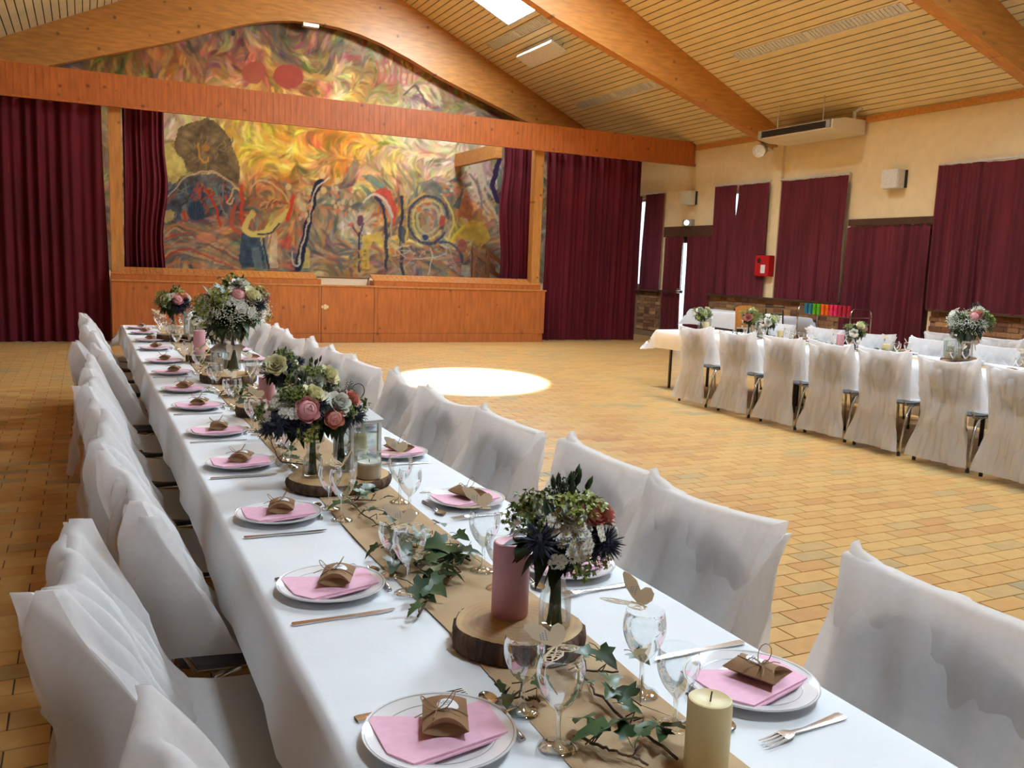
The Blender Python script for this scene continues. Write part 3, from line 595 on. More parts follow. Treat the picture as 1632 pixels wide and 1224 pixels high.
# ------------------------------------------------------------------ stage and proscenium
hb = struct('proscenium_beam', MB().box(XL, XR-.02, 15.92, 16.06, 3.82, 4.31).box(XL, XR-.02, 15.865, 15.93, 3.80, 3.835), MT['plank'], label='long stained pine header board across the stage front')
pm = MB().box(-.0485, .0485, -.02, 0, 3.835, 4.315).mesh('plank', MT['plank'])
x = XL+.05
while x < XR-.07: obj('plank', pm, parent=hb, loc=(x, 15.92, 0)); x += .1
SX0, SX1, SY = .40, 8.44, 15.90
st = thing('stage', 'raised wooden stage fronted with vertical stained pine planks', 'stage', (0, 0, 0))
obj('deck', MB().box(SX0, SX1, SY+.05, Y1-.02, .0, 1.03), MT['plank'], st)
obj('plinth', MB().box(SX0, SX1-.12, SY-.005, SY+.05, 0, .17), MT['plank'], st)
obj('top_lip', MB().box(SX0-.01, SX1+.02, SY-.03, SY+.07, 1.03, 1.055), MT['postwood'], st)
pm = MB().box(-.0545, .0545, -.03, .03, .175, 1.028).mesh('plank', MT['plank']); x = SX0+.055
while x < SX1-.05:
    obj('plank', pm, parent=st, loc=(x+(.004 if x > 3.86 else 0)+(.004 if x > 4.86 else 0), SY+.02, 0)); x += .11
for gx in (3.86, 4.85): obj('hatch_seam', MB().box(gx-.006, gx+.006, SY-.012, SY+.02, 0, 1.03), MT['darkwood'], st, )
la = obj('hatch_latch', MB().box(3.86, 3.99, SY-.022, SY-.008, .63, .68).box(3.9, 3.95, SY-.04, SY-.02, .61, .70), MT['metalgrey'], st)
for a, b in ((SX0, 3.87), (4.86, 8.36)):
    cp = obj('footlight_box', MB().box(a, b, SY+.06, SY+.09, 1.055, 1.155).box(a, a+.02, SY+.07, SY+.35, 1.055, 1.15).box(b-.02, b, SY+.07, SY+.35, 1.055, 1.15), MT['plank'], st)
    cm = MB(); v = [(-.048, SY+.05, 1.155), (.048, SY+.05, 1.155), (.048, SY+.36, 1.262), (-.048, SY+.36, 1.262)]
    cm.add(v + [(p[0], p[1]+.006, p[2]-.02) for p in v], [(0, 1, 2, 3), (7, 6, 5, 4), (0, 4, 5, 1), (1, 5, 6, 2), (2, 6, 7, 3), (3, 7, 4, 0)])
    cm = cm.mesh('cap_board', MT['cap']); x = a+.05
    while x < b-.03: obj('cap_board', cm, parent=cp, loc=(x, 0, 0)); x += .1
obj('deck_edge', MB().box(3.87, 4.86, 16.28, 16.31, 1.03, 1.17), MT['offwhite'], st); obj('deck_step', MB().box(3.87, 4.86, 16.27, 16.33, 1.17, 1.19), MT['darkwood'], st)
for i, (a, b) in enumerate(((.41, .60), (8.17, 8.36))):
    struct('post', MB().box(a, b, 16.02, 16.2, 1.03, 3.83), MT['postwood'], label='golden pine post at the %s end of the stage opening' % ('left' if i == 0 else 'right'))
struct('roof_tie', MB().box(7.62, 7.76, 16.75, Y1-.02, 3.70, 3.98), MT['beam'], label='short timber running back to the mural near the stage curtain')
t = thing('stair_rail', 'brown wooden stair railing at the side of the stage before the mural', 'railing', (0, 0, 0))
for (xa, xb) in ((7.40, 7.9), (7.72, 8.12)):
    obj('post', MB().box(xa-.035, xa+.035, 17.16, 17.24, 1.032, 1.86), MT['railwood'], t)
    for zt in (1.88, 1.55):
        obj('rail', MB().add([(xa-.05, 17.17, zt), (xb, 17.17, zt-.75*(xb-xa)), (xb, 17.17, zt-.1-.75*(xb-xa)), (xa-.05, 17.17, zt-.1), (xa-.05, 17.23, zt), (xb, 17.23, zt-.75*(xb-xa)), (xb, 17.23, zt-.1-.75*(xb-xa)), (xa-.05, 17.23, zt-.1)], [(0, 1, 2, 3), (7, 6, 5, 4), (0, 4, 5, 1), (2, 6, 7, 3), (0, 3, 7, 4), (1, 5, 6, 2)]), MT['railwood'], t)
t = thing('stage_lamp', 'small lit stage lamp fixed under the arch of the roof beam', 'lamp', (4.28, 18.74, 6.245))
obj('housing', MB().box(-.16, .16, -.07, .05, -.06, .01), MT['white'], t); obj('lens', MB().box(-.15, .15, -.078, -.07, -.055, -.005), MT['stagelamp'], t)
# ------------------------------------------------------------------ curtains
def curtain(name, label, mat, along, a0, a1, off, z0, z1, folds, amp, group=None, seed=0, scallop=0, rows=14, rail=False, hem=0):
    """a pleated hanging; along = axis it runs along, a0/a1 may be functions of height"""
    r = np.random.default_rng(seed); m = MB(); n = int(folds*9)+1; f0 = a0 if callable(a0) else (lambda z: a0); f1 = a1 if callable(a1) else (lambda z: a1)
    ph = r.random(8)*6; wv = .35*r.random(8); P = []
    for i in range(rows+1):
        v = i/rows; row = []
        for j in range(n):
            u = j/(n-1); uu = u+.022*math.sin(9*u+ph[0])+.010*math.sin(21*u+ph[4])+.01*math.sin(4*v+17*u)
            zt = z1-scallop*abs(math.sin(PI*folds*uu)); z = zt+(z0-zt)*v + hem*math.sin(3*u+ph[5])*v
            o = amp*(.5+.6*v)*(.75+.4*math.sin(13*u+ph[6]))*math.sin(2*PI*folds*uu+ph[1]+.5*math.sin(3*v+ph[2]))+amp*.6*math.sin(2*PI*folds*.37*uu+ph[3]+1.2*v)
            s = f0(z)+(f1(z)-f0(z))*uu
            row.append((s, off+o, z) if along == 'x' else (off+o, s, z))
        P.append(row)
    m.grid(P); o = obj(name, m, mat, smooth='all', fix=False); tag(o, label, 'curtain', group); return o
curtain('stage_curtain', 'dark crimson curtain hanging to the floor at the outer left of the stage', MT['red'], 'x', XL+.02, .415, 16.14, .015, 3.84, 22, .05, 'crimson stage curtains', 1)
curtain('stage_curtain', 'crimson curtain hanging to the floor outside the right stage post', MT['red'], 'x', 8.48, 10.9, 16.2, .015, 3.84, 17, .05, 'crimson stage curtains', 2)
curtain('stage_curtain', 'gathered crimson curtain inside the left stage post', MT['red'], 'x', .62, lambda z: 1.24+.14*math.exp(-((z-2.6)/.6)**2)+.05*math.sin(2*z), 16.5, 1.04, 4.05, 8, .05, 'crimson stage curtains', 3)
curtain('stage_curtain', 'bright crimson gathered curtain inside the right stage post', MT['red'], 'x', lambda z: 7.66-.04*math.sin(3*z), 8.3, 16.45, 1.04, 4.0, 7, .055, 'crimson stage curtains', 4)
WX = XR-.085
gB = lambda s: (lambda z: 14.33+s*(.10*max(0, min(1, (z-2.15)/.8)) - .03))
curtain('window_curtain', 'plum curtain at the tall window past the exit door, nearest the stage', MT['plum'], 'y', 17.72, 18.75, WX, 1.03, 3.27, 8, .03, 'plum window curtains', 11)
curtain('window_curtain', 'plum curtain between the bright slit and the exit door', MT['plum'], 'y', 16.88, lambda z: 17.66-.04*max(0, z-1.6), WX, 1.03, 3.29, 7, .03, 'plum window curtains', 12)
curtain('window_curtain', 'plum curtain beyond the bright slit, beside the exit door', MT['plum'], 'y', gB(1), 15.04, WX, 1.10, 3.31, 7, .03, 'plum window curtains', 13)
curtain('window_curtain', 'plum curtain between the bright slit and the red alarm box', MT['plum'], 'y', 13.39, gB(-1), WX-.05, 1.10, 3.29, 7, .03, 'plum window curtains', 14)
curtain('window_curtain', 'plum curtain touching the red alarm box, behind the trolley', MT['plum'], 'y', 12.13, 13.10, WX+.01, 1.09, 3.29, 8, .03, 'plum window curtains', 15)
curtain('window_curtain', 'plum curtain above the coloured tumblers on the trolley', MT['plum'], 'y', 11.45, 12.25, WX-.05, 1.08, 3.28, 7, .035, 'plum window curtains', 16)
curtain('window_curtain', 'plum curtain at the right edge above the brick wall, pleated half', MT['plum'], 'y', 8.86, 9.64, WX-.05, 1.09, 3.28, 7, .04, 'plum window curtains', 17)
curtain('window_curtain', 'plum curtain at the right edge above the brick wall, flatter half', MT['plum'], 'y', 7.95, 8.91, WX-.01, 1.09, 3.27, 5, .035, 'plum window curtains', 18, hem=.01)
curtain('door_curtain', 'deeply pleated plum curtain hanging to the floor behind the trolley', MT['plum'], 'y', 9.68, 11.40, WX-.03, .03, 2.43, 13, .05, 'plum door curtains', 19, scallop=.05, rows=20)
curtain('door_curtain', 'plum curtain on the far leaf of the exit door', MT['plum'], 'y', lambda z: 16.0+.02*z, 16.8, WX+.02, .03, 2.31, 6, .025, 'plum door curtains', 20, scallop=.03)
curtain('door_curtain', 'plum curtain on the near leaf of the exit door', MT['plum'], 'y', 15.1, lambda z: 15.83+.055*z, WX+.02, .03, 2.32, 6, .025, 'plum door curtains', 21, scallop=.03)
RAILS = [(16.88, 18.7, 3.31, 'over the window nearest the stage'), (13.38, 15.05, 3.33, 'over the window with the bright slit'), (11.44, 13.15, 3.32, 'over the window beside the red alarm box'), (7.9, 9.66, 3.31, 'over the window above the brick at the right edge')]
for a, b, z, s in RAILS:
    t = thing('curtain_rail', 'thin pale curtain rail ' + s, 'curtain rail', (XR-.09, 0, z), 0, 'curtain rails')
    obj('track', MB().box(-.015, .015, a, b, -.012, .012), MT['frame'], t)
    for y in (a+.05, (a+b)/2, b-.05): obj('bracket', MB().box(0, .09, y-.012, y+.012, -.008, .008), MT['frame'], t)
# ------------------------------------------------------------------ wall and ceiling fixtures
def rbox(x0, x1, y0, y1, z0, z1, r=.012):
    b = bmesh.new(); bmesh.ops.create_cube(b, size=1)
    for v in b.verts: v.co = Vector(((x0+x1)/2+v.co.x*(x1-x0), (y0+y1)/2+v.co.y*(y1-y0), (z0+z1)/2+v.co.z*(z1-z0)))
    bmesh.ops.bevel(b, geom=list(b.edges), offset=r, segments=2, affect='EDGES')
    m = MB(); b.verts.index_update(); m.add([v.co[:] for v in b.verts], [[v.index for v in f.verts] for f in b.faces]); b.free(); return m
for y, z, s in ((10.5, 3.145, 'high on the cream wall over the pleated door curtain'), (15.95, 3.13, 'high on the cream wall above the exit lamp')):
    t = thing('wall_speaker', 'white box loudspeaker ' + s, 'loudspeaker', (XR, y, z))
    obj('cabinet', rbox(-.20, -.03, -.17, .17, -.15, .15), MT['white'], t); obj('back_plate', MB().box(-.03, 0, -.19, .13, -.14, .14), MT['black'], t)
t = thing('emergency_light', 'round lit emergency light on the wall above the exit door', 'lamp', (XR-.06, 15.96, 2.60))
obj('base', MB().box(-.03, .06, -.16, .16, -.07, .07), MT['grey'], t); obj('lens', MB().ball((-.04, 0, 0), .065, 10, 6, sc=(.6, 1.3, .9)), MT['lamp'], t, 'all')
t = thing('alarm_box', 'red alarm box with white notice between two plum curtains', 'alarm box', (XR-.075, 13.34, 1.70))
obj('case', rbox(-.14, 0, -.2, .2, -.2, .2), MT['redpaint'], t); obj('notice', MB().box(-.145, -.139, -.10, .02, -.14, .02), MT['paper'], t)
m = MB().lathe([(0, .006), (.05, .006), (.05, 0)], 14); m.v = [(-.14-z, x+.08, y+.1) for x, y, z in m.v]; obj('bell_disc', m, MT['black'], t)
t = thing('round_speaker', 'grey cylinder loudspeaker bracketed beside the roof beam end', 'loudspeaker', (11.62, 13.42, 3.87), 0)
ax = Vector((-.75, -.62, -.22)).normalized(); q = ax.to_track_quat('Z', 'Y').to_matrix().to_4x4()
m = MB().merge(MB().lathe([(.0, -.16), (.1, -.16), (.115, -.14), (.115, .14)], 18), q); obj('body', m, MT['grey'], t, True)
m = MB().merge(MB().lathe([(.118, .13), (.118, .165), (.1, .165), (.09, .145), (0, .145)], 18), q); obj('front_ring', m, MT['white'], t, True)
obj('arm', MB().tube([(.05, .05, 0), (.3, .07, .02), (XR-11.62-.075, .0, .02)], .016), MT['white'], t)
t = thing('fan_coil_unit', 'cream air conditioning unit hung from the ceiling by the roof beam', 'air conditioner', (0, 0, 0))
m = MB(); pr = [(11.18, 3.975), (11.18, 4.12), (11.45, 4.17), (11.92, 4.17), (11.92, 3.93), (11.45, 3.93)]
v = [(x, y, z) for y in (11.2, 13.0) for x, z in pr]; n = len(pr)
obj('casing', m.add(v, [tuple(range(n-1, -1, -1)), tuple(range(n, 2*n))]+[(i, (i+1) % n, n+(i+1) % n, n+i) for i in range(n)]), MT['offwhite'], t)
obj('outlet', MB().box(11.165, 11.19, 11.3, 12.92, 3.995, 4.105), MT['black'], t)
for z in (4.02, 4.05, 4.08): obj('vane', MB().box(11.155, 11.175, 11.3, 12.92, z, z+.004), MT['black'], t)
for y in (11.28, 12.93): obj('end_cap', MB().box(11.15, 11.2, y-.045, y+.045, 3.985, 4.115), MT['grey'], t)
for x, y in ((11.35, 11.6), (11.35, 12.7)): obj('hanger_rod', MB().tube([(x, y, 4.15), (x, y, ceil_z(x)-.01)], .008), MT['white'], t)
obj('pipe', MB().tube([(11.75, 11.3, 4.17), (11.75, 11.3, 4.3), (11.8, 11.2, 4.36)], .03), MT['white'], t)
# ------------------------------------------------------------------ tables and cloths
def banquet_table(label, x0, x1, y0, y1, top, secs, inset=.27):
    t = thing('banquet_table', label, 'table', (0, 0, 0))
    L = (y1-y0)/secs
    for i in range(secs):
        a, b = y0+i*L, y0+(i+1)*L
        obj('tabletop', MB().box(x0, x1, a+.002, b-.002, top-.03, top), MT['tableleg'], t)
        for y in (a+.18, b-.18):
            for x in (x0+(inset if b < 9.5 or x0 < 2 else .04), x1-inset): obj('leg', MB().tube([(x, y, 0), (x, y, top-.03)], .02), MT['tableleg'], t)
    return t
def tablecloth(label, x0, x1, y0, y1, top, hang, flare, mat, seed=0, e0=.25, e1=.25, r=.03):
    rr = np.random.default_rng(seed); ph = rr.random(6)*6
    def ax(a, b, h, n): return np.concatenate([a-h*np.array([1, .8, .6, .4, .22, .1, .04]), [a], np.linspace(a, b, n)[1:-1], [b], b+h*np.array([.04, .1, .22, .4, .6, .8, 1])])
    S = ax(x0, x1, hang, 7); T = np.concatenate([y0-e0*np.array([1, .75, .5, .25, .08]), np.linspace(y0, y1, int((y1-y0)/.11)), y1+e1*np.array([.08, .25, .5, .75, 1])])
    def drop(e, h): # excess length -> (out, down)
        if e <= 0: return 0, 0
        o = flare*(1-math.exp(-e/.04)); return o, e*.985
    P = []
    for s in S:
        row = []
        for t in T:
            ex = max(x0-s, s-x1, 0); ey = max(y0-t, t-y1, 0); sx = -1 if s < x0 else 1; sy = -1 if t < y0 else 1
            big, sm = max(ex, ey), min(ex, ey); o, d = drop(big, hang); d = math.hypot(big, .3*sm) if sm > 0 else d
            cx, cy = min(max(s, x0), x1), min(max(t, y0), y1)
            ox = (o if ex else 0)+(.55*sm if ex and ey else 0); oy = (o if ey else 0)+(.55*sm if ex and ey else 0)
            rip = .012*math.sin(7*t+ph[0])*min(1, ex/.2)+.006*math.sin(17*t+ph[1])*min(1, ex/.2)
            z = top+.003-d + (.0012*math.sin(5*s+3*t+ph[2]) if big == 0 else 0)
            if big > 0 and big < .05: z = top+.003-d*.55*big/.05
            row.append((cx+sx*(ox+max(0, rip)*(1 if ex else 0)), cy+sy*oy, z+ (.008*math.sin(2.3*t+ph[3]) if ex > .1 else 0)))
        P.append(row)
    m = MB().grid(P); o = obj('tablecloth', m, mat, smooth='all', fix=False); return tag(o, label, 'tablecloth')
T1 = dict(x0=.355, x1=1.20, y0=.35, y1=9.93)
banquet_table('long trestle table under white paper cloth reaching towards the stage', .37, 1.185, .40, 9.88, .75, 5)
tablecloth('white paper cloth on the long near table with the burlap runner', T1['x0'], T1['x1'], T1['y0'], T1['y1'], .75, .19, .035, MT['cloth'], 1, .2, .22)
T2 = dict(x0=6.83, x1=7.80, y0=3.4, y1=9.62)
banquet_table('second long table under white cloth, dark leg showing at its far end', 6.85, 7.78, 3.5, 9.58, .75, 3)
tablecloth('white cloth on the second table with its corner hanging at the far end', T2['x0'], T2['x1'], T2['y0'], T2['y1'], .75, .24, .03, MT['cloth'], 2, .2, .26)
banquet_table('third table at the right edge near the brick wall', 10.0, 10.85, 4.0, 7.25, .75, 2)
tablecloth('white cloth on the third table at the right edge near the brick wall', 9.98, 10.87, 3.9, 7.3, .75, .24, .03, MT['cloth'], 3, .2, .2)
banquet_table('side table against the brick wall beside the exit door', 11.15, 11.7, 13.2, 14.55, .79, 1)
tablecloth('white cloth on the side table against the brick wall beside the exit door', 11.13, 11.72, 13.18, 14.57, .79, .32, .03, MT['cloth'], 4, .3, .3)
banquet_table('side table beside the trolley under the red alarm box', 11.15, 11.7, 11.95, 12.5, .79, 1)
tablecloth('white cloth with drooping corner on the side table beside the trolley', 11.13, 11.72, 11.93, 12.52, .79, .34, .05, MT['cloth'], 5, .3, .3)
m = MB(); P = []
for i in range(60):
    y = .3+i*(9.9-.3)/59; P.append([(.648+.006*math.sin(5*y)+(.905-.648+.004*math.sin(4*y+1))*j/6, y, .7565+.0015*math.sin(9*y+j)) for j in range(7)])
m.grid(P); tag(obj('table_runner', m, MT['burlap'], smooth='all'), 'brown burlap runner down the middle of the long table', 'table runner')
m = MB(); P = []
for i in range(40):
    y = 3.5+i*5.6/39; P.append([(7.24+.006*math.sin(5*y)+.25*j/6, y, .7565+.0015*math.sin(9*y+j)) for j in range(7)])
m.grid(P); tag(obj('table_runner', m, MT['burlap'], smooth='all'), 'brown burlap runner down the middle of the second table', 'table runner')
# ------------------------------------------------------------------ chairs and their white covers
def make_chair():
    t = thing('dining_chair', 'x', 'chair', (0, 0, -50), 0)
    def shell(f, nu, nv, th):
        A = [[f(2*i/(nu-1)-1, j/(nv-1)) for i in range(nu)] for j in range(nv)]; m = MB().grid(A)
        B = [[(p[0], p[1]-th*.8, p[2]-th*.5) for p in r] for r in A]; m.grid(B)
        rim = lambda G: G[0]+[r[-1] for r in G[1:]]+G[-1][::-1][1:]+[r[0] for r in G[::-1][1:-1]]
        a, b = rim(A), rim(B); m.grid([a+[a[0]], b+[b[0]]]); return m
    def rr(u, v, hw, hh, k=.42):  # rounded panel outline
        s = 1-k*max(0, (abs(v)-.45)/.55)**2.4; return u*hw*s
    obj('seat', shell(lambda u, v: (rr(u, 2*v-1, .205, 1, .18), -.19+.38*v, .452-.012*(1-u*u)*math.sin(PI*v)-.012*max(0, v-.8)*5), 9, 9, .022), MT['chair'], t, 'all')
    obj('backrest', shell(lambda u, v: (rr(u, 2*v-1, .205, 1, .40), -.195-.06*v-.03*(1-u*u), .53+.295*v), 11, 9, .02), MT['chair'], t, 'all')
    for s in (-1, 1):
        obj('leg', MB().tube([(s*.185, .10, .43), (s*.19, .15, .415), (s*.20, .185, .36), (s*.215, .225, .012)], .0115), MT['chrome'], t, 'all')
        obj('leg', MB().tube([(s*.185, -.06, .43), (s*.19, -.12, .41), (s*.20, -.16, .35), (s*.25, -.275, .012)], .0115), MT['chrome'], t, 'all')
        obj('side_frame', MB().tube([(s*.185, .10, .43), (s*.185, -.06, .43), (s*.185, -.17, .435), (s*.185, -.205, .50), (s*.175, -.225, .62)], .0105), MT['chrome'], t, 'all')
        for p in ((s*.215, .225), (s*.25, -.275)): obj('rubber_foot', MB().lathe([(0, 0), (.015, 0), (.015, .028), (.012, .03)], 10, (p[0], p[1], 0)), MT['rubber'], t)
    return t
def cover_mesh(seed, flop=(0, 0), sag=.02, lean=0, flare=.0, botw=.27, loose=False):
    """bag over the backrest: front sheet over the seat, back sheet to the floor, sewn sides"""
    r = np.random.default_rng(seed); ph = r.random(16)*6
    NU = 37; m = MB()
    def key(ks, n):
        ks = np.array(ks, float); t = np.linspace(0, 1, len(ks)); q = np.linspace(0, 1, n); return np.stack([np.interp(q, t, ks[:, i]) for i in range(ks.shape[1])], 1)
    # (y, z, half width)
    front = key([(.215, .40, .215), (.212, .445, .215), (.19, .462, .215), (.05, .463, .218), (-.08, .466, .222), (-.15, .475, .215), (-.162, .53, .216), (-.186, .62, .224), (-.208, .72, .238), (-.228, .80, .252), (-.25, .86, .266), (-.266, .90, .277)], 55)
    if loose: front = key([(.215, .40, .24), (.212, .445, .24), (.19, .464, .24), (.08, .466, .243), (.0, .468, .247), (-.055, .478, .25), (-.10, .54, .252), (-.15, .64, .256), (-.195, .74, .262), (-.235, .82, .27), (-.275, .90, .275)], 55)
    back = key([(-.295, .903, .277), (-.312, .81, .255), (-.312, .70, .238), (-.303, .60, .216), (-.296, .50, .202), (-.298, .42, .206), (-.315, .30, .232+flare*.4), (-.335, .17, .25+flare*.7), (-.355, .05, botw+flare)], 55)
    def pt(y, z, hw, u, side):
        up = max(0, (z-.5)/.4); f = (flop[0] if u < 0 else flop[1])*abs(u)**3*up**3
        crease = .010*(1-min(1, abs(u+.02)/.07))+.007*(1-min(1, abs(abs(u)-.52)/.06)) ; cz = .009*(1-min(1, abs(z-.66)/.02))+.008*(1-min(1, abs(z-.36)/.018))
        wr = (1.7 if loose else 1)*.016*math.sin(4.2*u+7*z+ph[0])*math.sin(9*z+ph[1])+(1.6 if loose else 1)*.010*math.sin(11*u-13*z+ph[2])*(.4+.6*abs(math.sin(5*z+ph[3]))) + .006*math.sin(23*u+9*z+ph[4])
        k = (1 if z > .5 or side < 0 else .12)
        yy = y + side*(crease+cz)*k*(.4 if side > 0 else 1) + wr*k*(.9 if side < 0 else .55 if loose else .3) + f*(.75 if side > 0 else .8)*-1
        zz = z - sag*up**3*(1-abs(u)**1.5) + abs(f)*.15 + lean*u*up*up
        if side < 0 and z > .5: yy = min(yy, -.25-.055*min(1, (z-.53)/.295))
        if False and z > .52 and z < .86: yy = max(yy, -.19-.2*(z-.53)+.016-.024*(1-u*u)*0)
        return (hw*u*(1+.03*math.sin(6*z+ph[5]+(2 if u > 0 else 0))*abs(u)), yy, zz)
    us = np.linspace(-1, 1, NU)
    F = [[pt(*row, u, 1) for u in us] for row in front]; B = [[pt(*row, u, -1) for u in us] for row in back]
    m.grid(F+B)
    for e in (0, NU-1):   # sewn side from the top down to the seat
        fr = [row[e] for row in F[::-1] if row[e][2] > .47][:28:2]; G = []
        for p in fr:
            j = min(range(len(B)), key=lambda i: abs(B[i][e][2]-p[2])); q = B[j][e]
            s = 1 if e else -1; w_ = abs(q[1]-p[1])
            G.append([p, (p[0]*.5+q[0]*.5-s*.04*w_+s*.006, .5*(p[1]+q[1]), .5*(p[2]+q[2])), q])
        m.grid(G)
    return m.mesh('chair_cover', MT['cover'], 'all', False)
COV = [cover_mesh(11, (.0, .02), .006), cover_mesh(12, (.02, -.02), .03, .01), cover_mesh(13, (-.02, .03), .012, -.012), cover_mesh(14, (.03, .0), .035, .008, .02), cover_mesh(15, (.0, .0), .008, 0, .03), cover_mesh(16, (.05, .09), .05, .015)]
COVL = [cover_mesh(21, (.03, .02), .05, .02, 0, .27, True), cover_mesh(22, (.10, -.02), .07, -.02, 0, .27, True), cover_mesh(23, (-.02, .07), .06, .012, 0, .27, True), cover_mesh(24, (.02, .05), .03, -.03, 0, .27, True)]
chair0 = make_chair(); used = [False]
def place_chair(x, y, rz, label, cover, group, yaw=0):
    if used[0]: c = dup(chair0, (x, y, 0), rz+yaw, label, group)
    else: c = chair0; used[0] = True; c.location = (x, y, 0); c.rotation_euler = (0, 0, rz+yaw); c['label'] = label; c['group'] = group
    o = obj('cover', cover, parent=c)
    try: o.cycles.shadow_terminator_geometry_offset = .3; o.cycles.shadow_terminator_offset = .1
    except Exception: pass
def place_chairs(rows):
    for r in rows: place_chair(*r)
LY = [1.04, 1.90, 2.47, 3.18, 3.80, 4.45, 5.10, 5.80, 6.50, 7.25, 8.00, 8.75, 9.40]
RY = [1.08, 1.81, 2.42, 3.07, 3.73, 4.40, 5.05, 5.72, 6.39, 7.06, 7.73, 8.40, 9.07]
chair_rows = []
for i, y in enumerate(LY):
    chair_rows.append(((.38, .25, .40, .34, .33, .31, .31, .40, .25, .35, .31, .33, .30)[i], y, -PI/2, 'chair in crumpled white cover, %s from the near end, left of long table' % ORD[i], COVL[(0, 2, 1, 3, 0, 2, 3, 1, 0, 2, 3, 1, 0)[i]], 'covered chairs along the left of the long table', .05*math.sin(3*i+1)))
for i, y in enumerate(RY):
    chair_rows.append((1.215+.02*math.sin(4*i), y, PI/2, 'chair in see-through white cover, %s from the near end, right of long table' % ORD[i], COV[(0, 2, 4, 0, 1, 3, 4, 2, 3, 1, 0, 4, 2)[i]], 'covered chairs along the right of the long table', .04*math.sin(2.2*i)))
for i, y in enumerate([8.16, 7.44, 6.75, 6.12, 5.50, 4.85, 4.22]):
    chair_rows.append((6.60, y, -PI/2, 'white covered chair with its back to us, %s from the far end, second table' % ORD[i], COV[(1, 3, 4, 2, 4, 3, 1)[i]], 'covered chairs along the near side of the second table', .03*math.sin(3*i)))
for i, y in enumerate((8.75, 7.95, 7.2, 6.45, 5.7, 4.95)):
    chair_rows.append((7.82, y, PI/2, 'white covered chair facing us across the second table, %s from the far end' % ORD[i], COV[(0, 4, 2, 0, 4, 2)[i]], 'covered chairs along the wall side of the second table', .03*math.sin(3*i)))
for i, y in enumerate((7.3, 6.55)):
    chair_rows.append((9.66, y, -PI/2, 'beige shaded covered chair at the third table, '+('behind the tall flower vase' if i == 0 else 'at the right edge'), COV[(0, 4)[i]], 'covered chairs at the third table', 0))
place_chairs(chair_rows)
# ------------------------------------------------------------------ table ware
TOP = .7545
def glass_mesh(h, rb, rr, rf):
    st = h*.44; pr = [(0, .0), (rf, .0), (rf, .0025), (rf*.75, .005), (.008, .0105), (.0045, .018), (.004, st*.6), (.005, st-.008), (.012, st)]
    for k in range(1, 9):
        t = k/8; pr.append((.012+(rb-.012)*math.sin(min(1, t*1.45)*PI/2)**.8 if t < .69 else rb+(rr-rb)*((t-.69)/.31)**1.5, st+(h-st)*t))
    pr += [(rr+.0008, h+.0008)]; return MB().lathe(pr, 28).mesh('glass', MT['glass'], 'all')
G_BIG, G_SMALL = glass_mesh(.155, .0385, .0335, .032), glass_mesh(.137, .0355, .0325, .031)
def plate_mesh():
    m = MB().lathe([(0, .004), (.068, .004), (.078, .006), (.088, .013), (.118, .019), (.1215, .0205), (.122, .0185), (.092, .010), (.078, .001), (.06, 0), (0, 0)], 48)
    m.lathe([(.1165, .0192), (.1183, .0197), (.1183, .0187), (.1165, .0182)], 48, mi=1); m.lathe([(.0905, .0142), (.0915, .0145), (.0915, .0140), (.0905, .0137)], 48, mi=1)
    return m.mesh('plate', [MT['china'], MT['rim']], True)
PLATE = plate_mesh()
NAP = [(-.098, .078), (-.095, -.037), (-.066, -.078), (.1, -.041), (.103, .067), (-.011, .046)]
def napkin_mesh():
    m = MB(); m.prism(NAP, .016, .0195); q = [(x*.985+.002, y-.0035) for x, y in NAP]; m.prism(q, .0120, .0153); return m.mesh('napkin', MT['pink'])
NAPK = napkin_mesh()
def fork_mesh():
    m = MB(); pr = [(-.10, .0095), (-.092, .011), (-.06, .0085), (0, .0045), (.03, .0045), (.04, .011), (.05, .0125), (.058, .0125)]
    zz = lambda x: .0025+.0055*max(0, min(1, (x+.02)/.06))-.003*max(0, (x-.05)/.05)
    rows = [[(x, -w, zz(x)), (x, 0, zz(x)+.001), (x, w, zz(x))] for x, w in pr]; m.grid(rows); m.grid([[(a, b, c-.0022) for a, b, c in r] for r in rows]); 
    e = lambda k: [r[k] for r in rows]
    for k in (0, 2): m.grid([e(k), [(a, b, c-.0022) for a, b, c in e(k)]])
    for k in range(4):
        y = -.0105+k*.007; m.tube([(.056, y, zz(.056)-.001), (.075, y, zz(.075)-.001), (.10, y, zz(.1)+.001)], [.0021, .0019, .0011], 5)
    return m.mesh('fork', MT['steel'], True)
def knife_mesh():
    m = MB(); o = [(-.115, -.004), (-.112, -.0085), (-.02, -.006), (-.01, -.009), (.07, -.0095), (.095, -.006), (.108, .003), (.108, .0055), (-.02, .005), (-.112, .0085), (-.115, .004)]
    m.prism(o, .0008, .0034); return m.mesh('knife', MT['steel'])
def spoon_mesh():
    m = MB(); n = 9
    G = [[(.055+.024*math.cos(PI*i/n)*-1, .0155*math.sin(PI*i/n)*(2*j/6-1)*1.0, .006-.0055*math.sin(PI*i/n)*(1-(2*j/6-1)**2)) for j in range(7)] for i in range(n+1)]
    m.grid(G); m.grid([[(a, b, c-.001) for a, b, c in r] for r in G])
    m.tube([(.032, 0, .005), (.01, 0, .008), (-.03, 0, .005), (-.085, 0, .002)], [.0028, .0028, .0035, .006], 6); return m.mesh('spoon', MT['steel'], 'all')
FORK, KNIFE, SPOON = fork_mesh(), knife_mesh(), spoon_mesh()
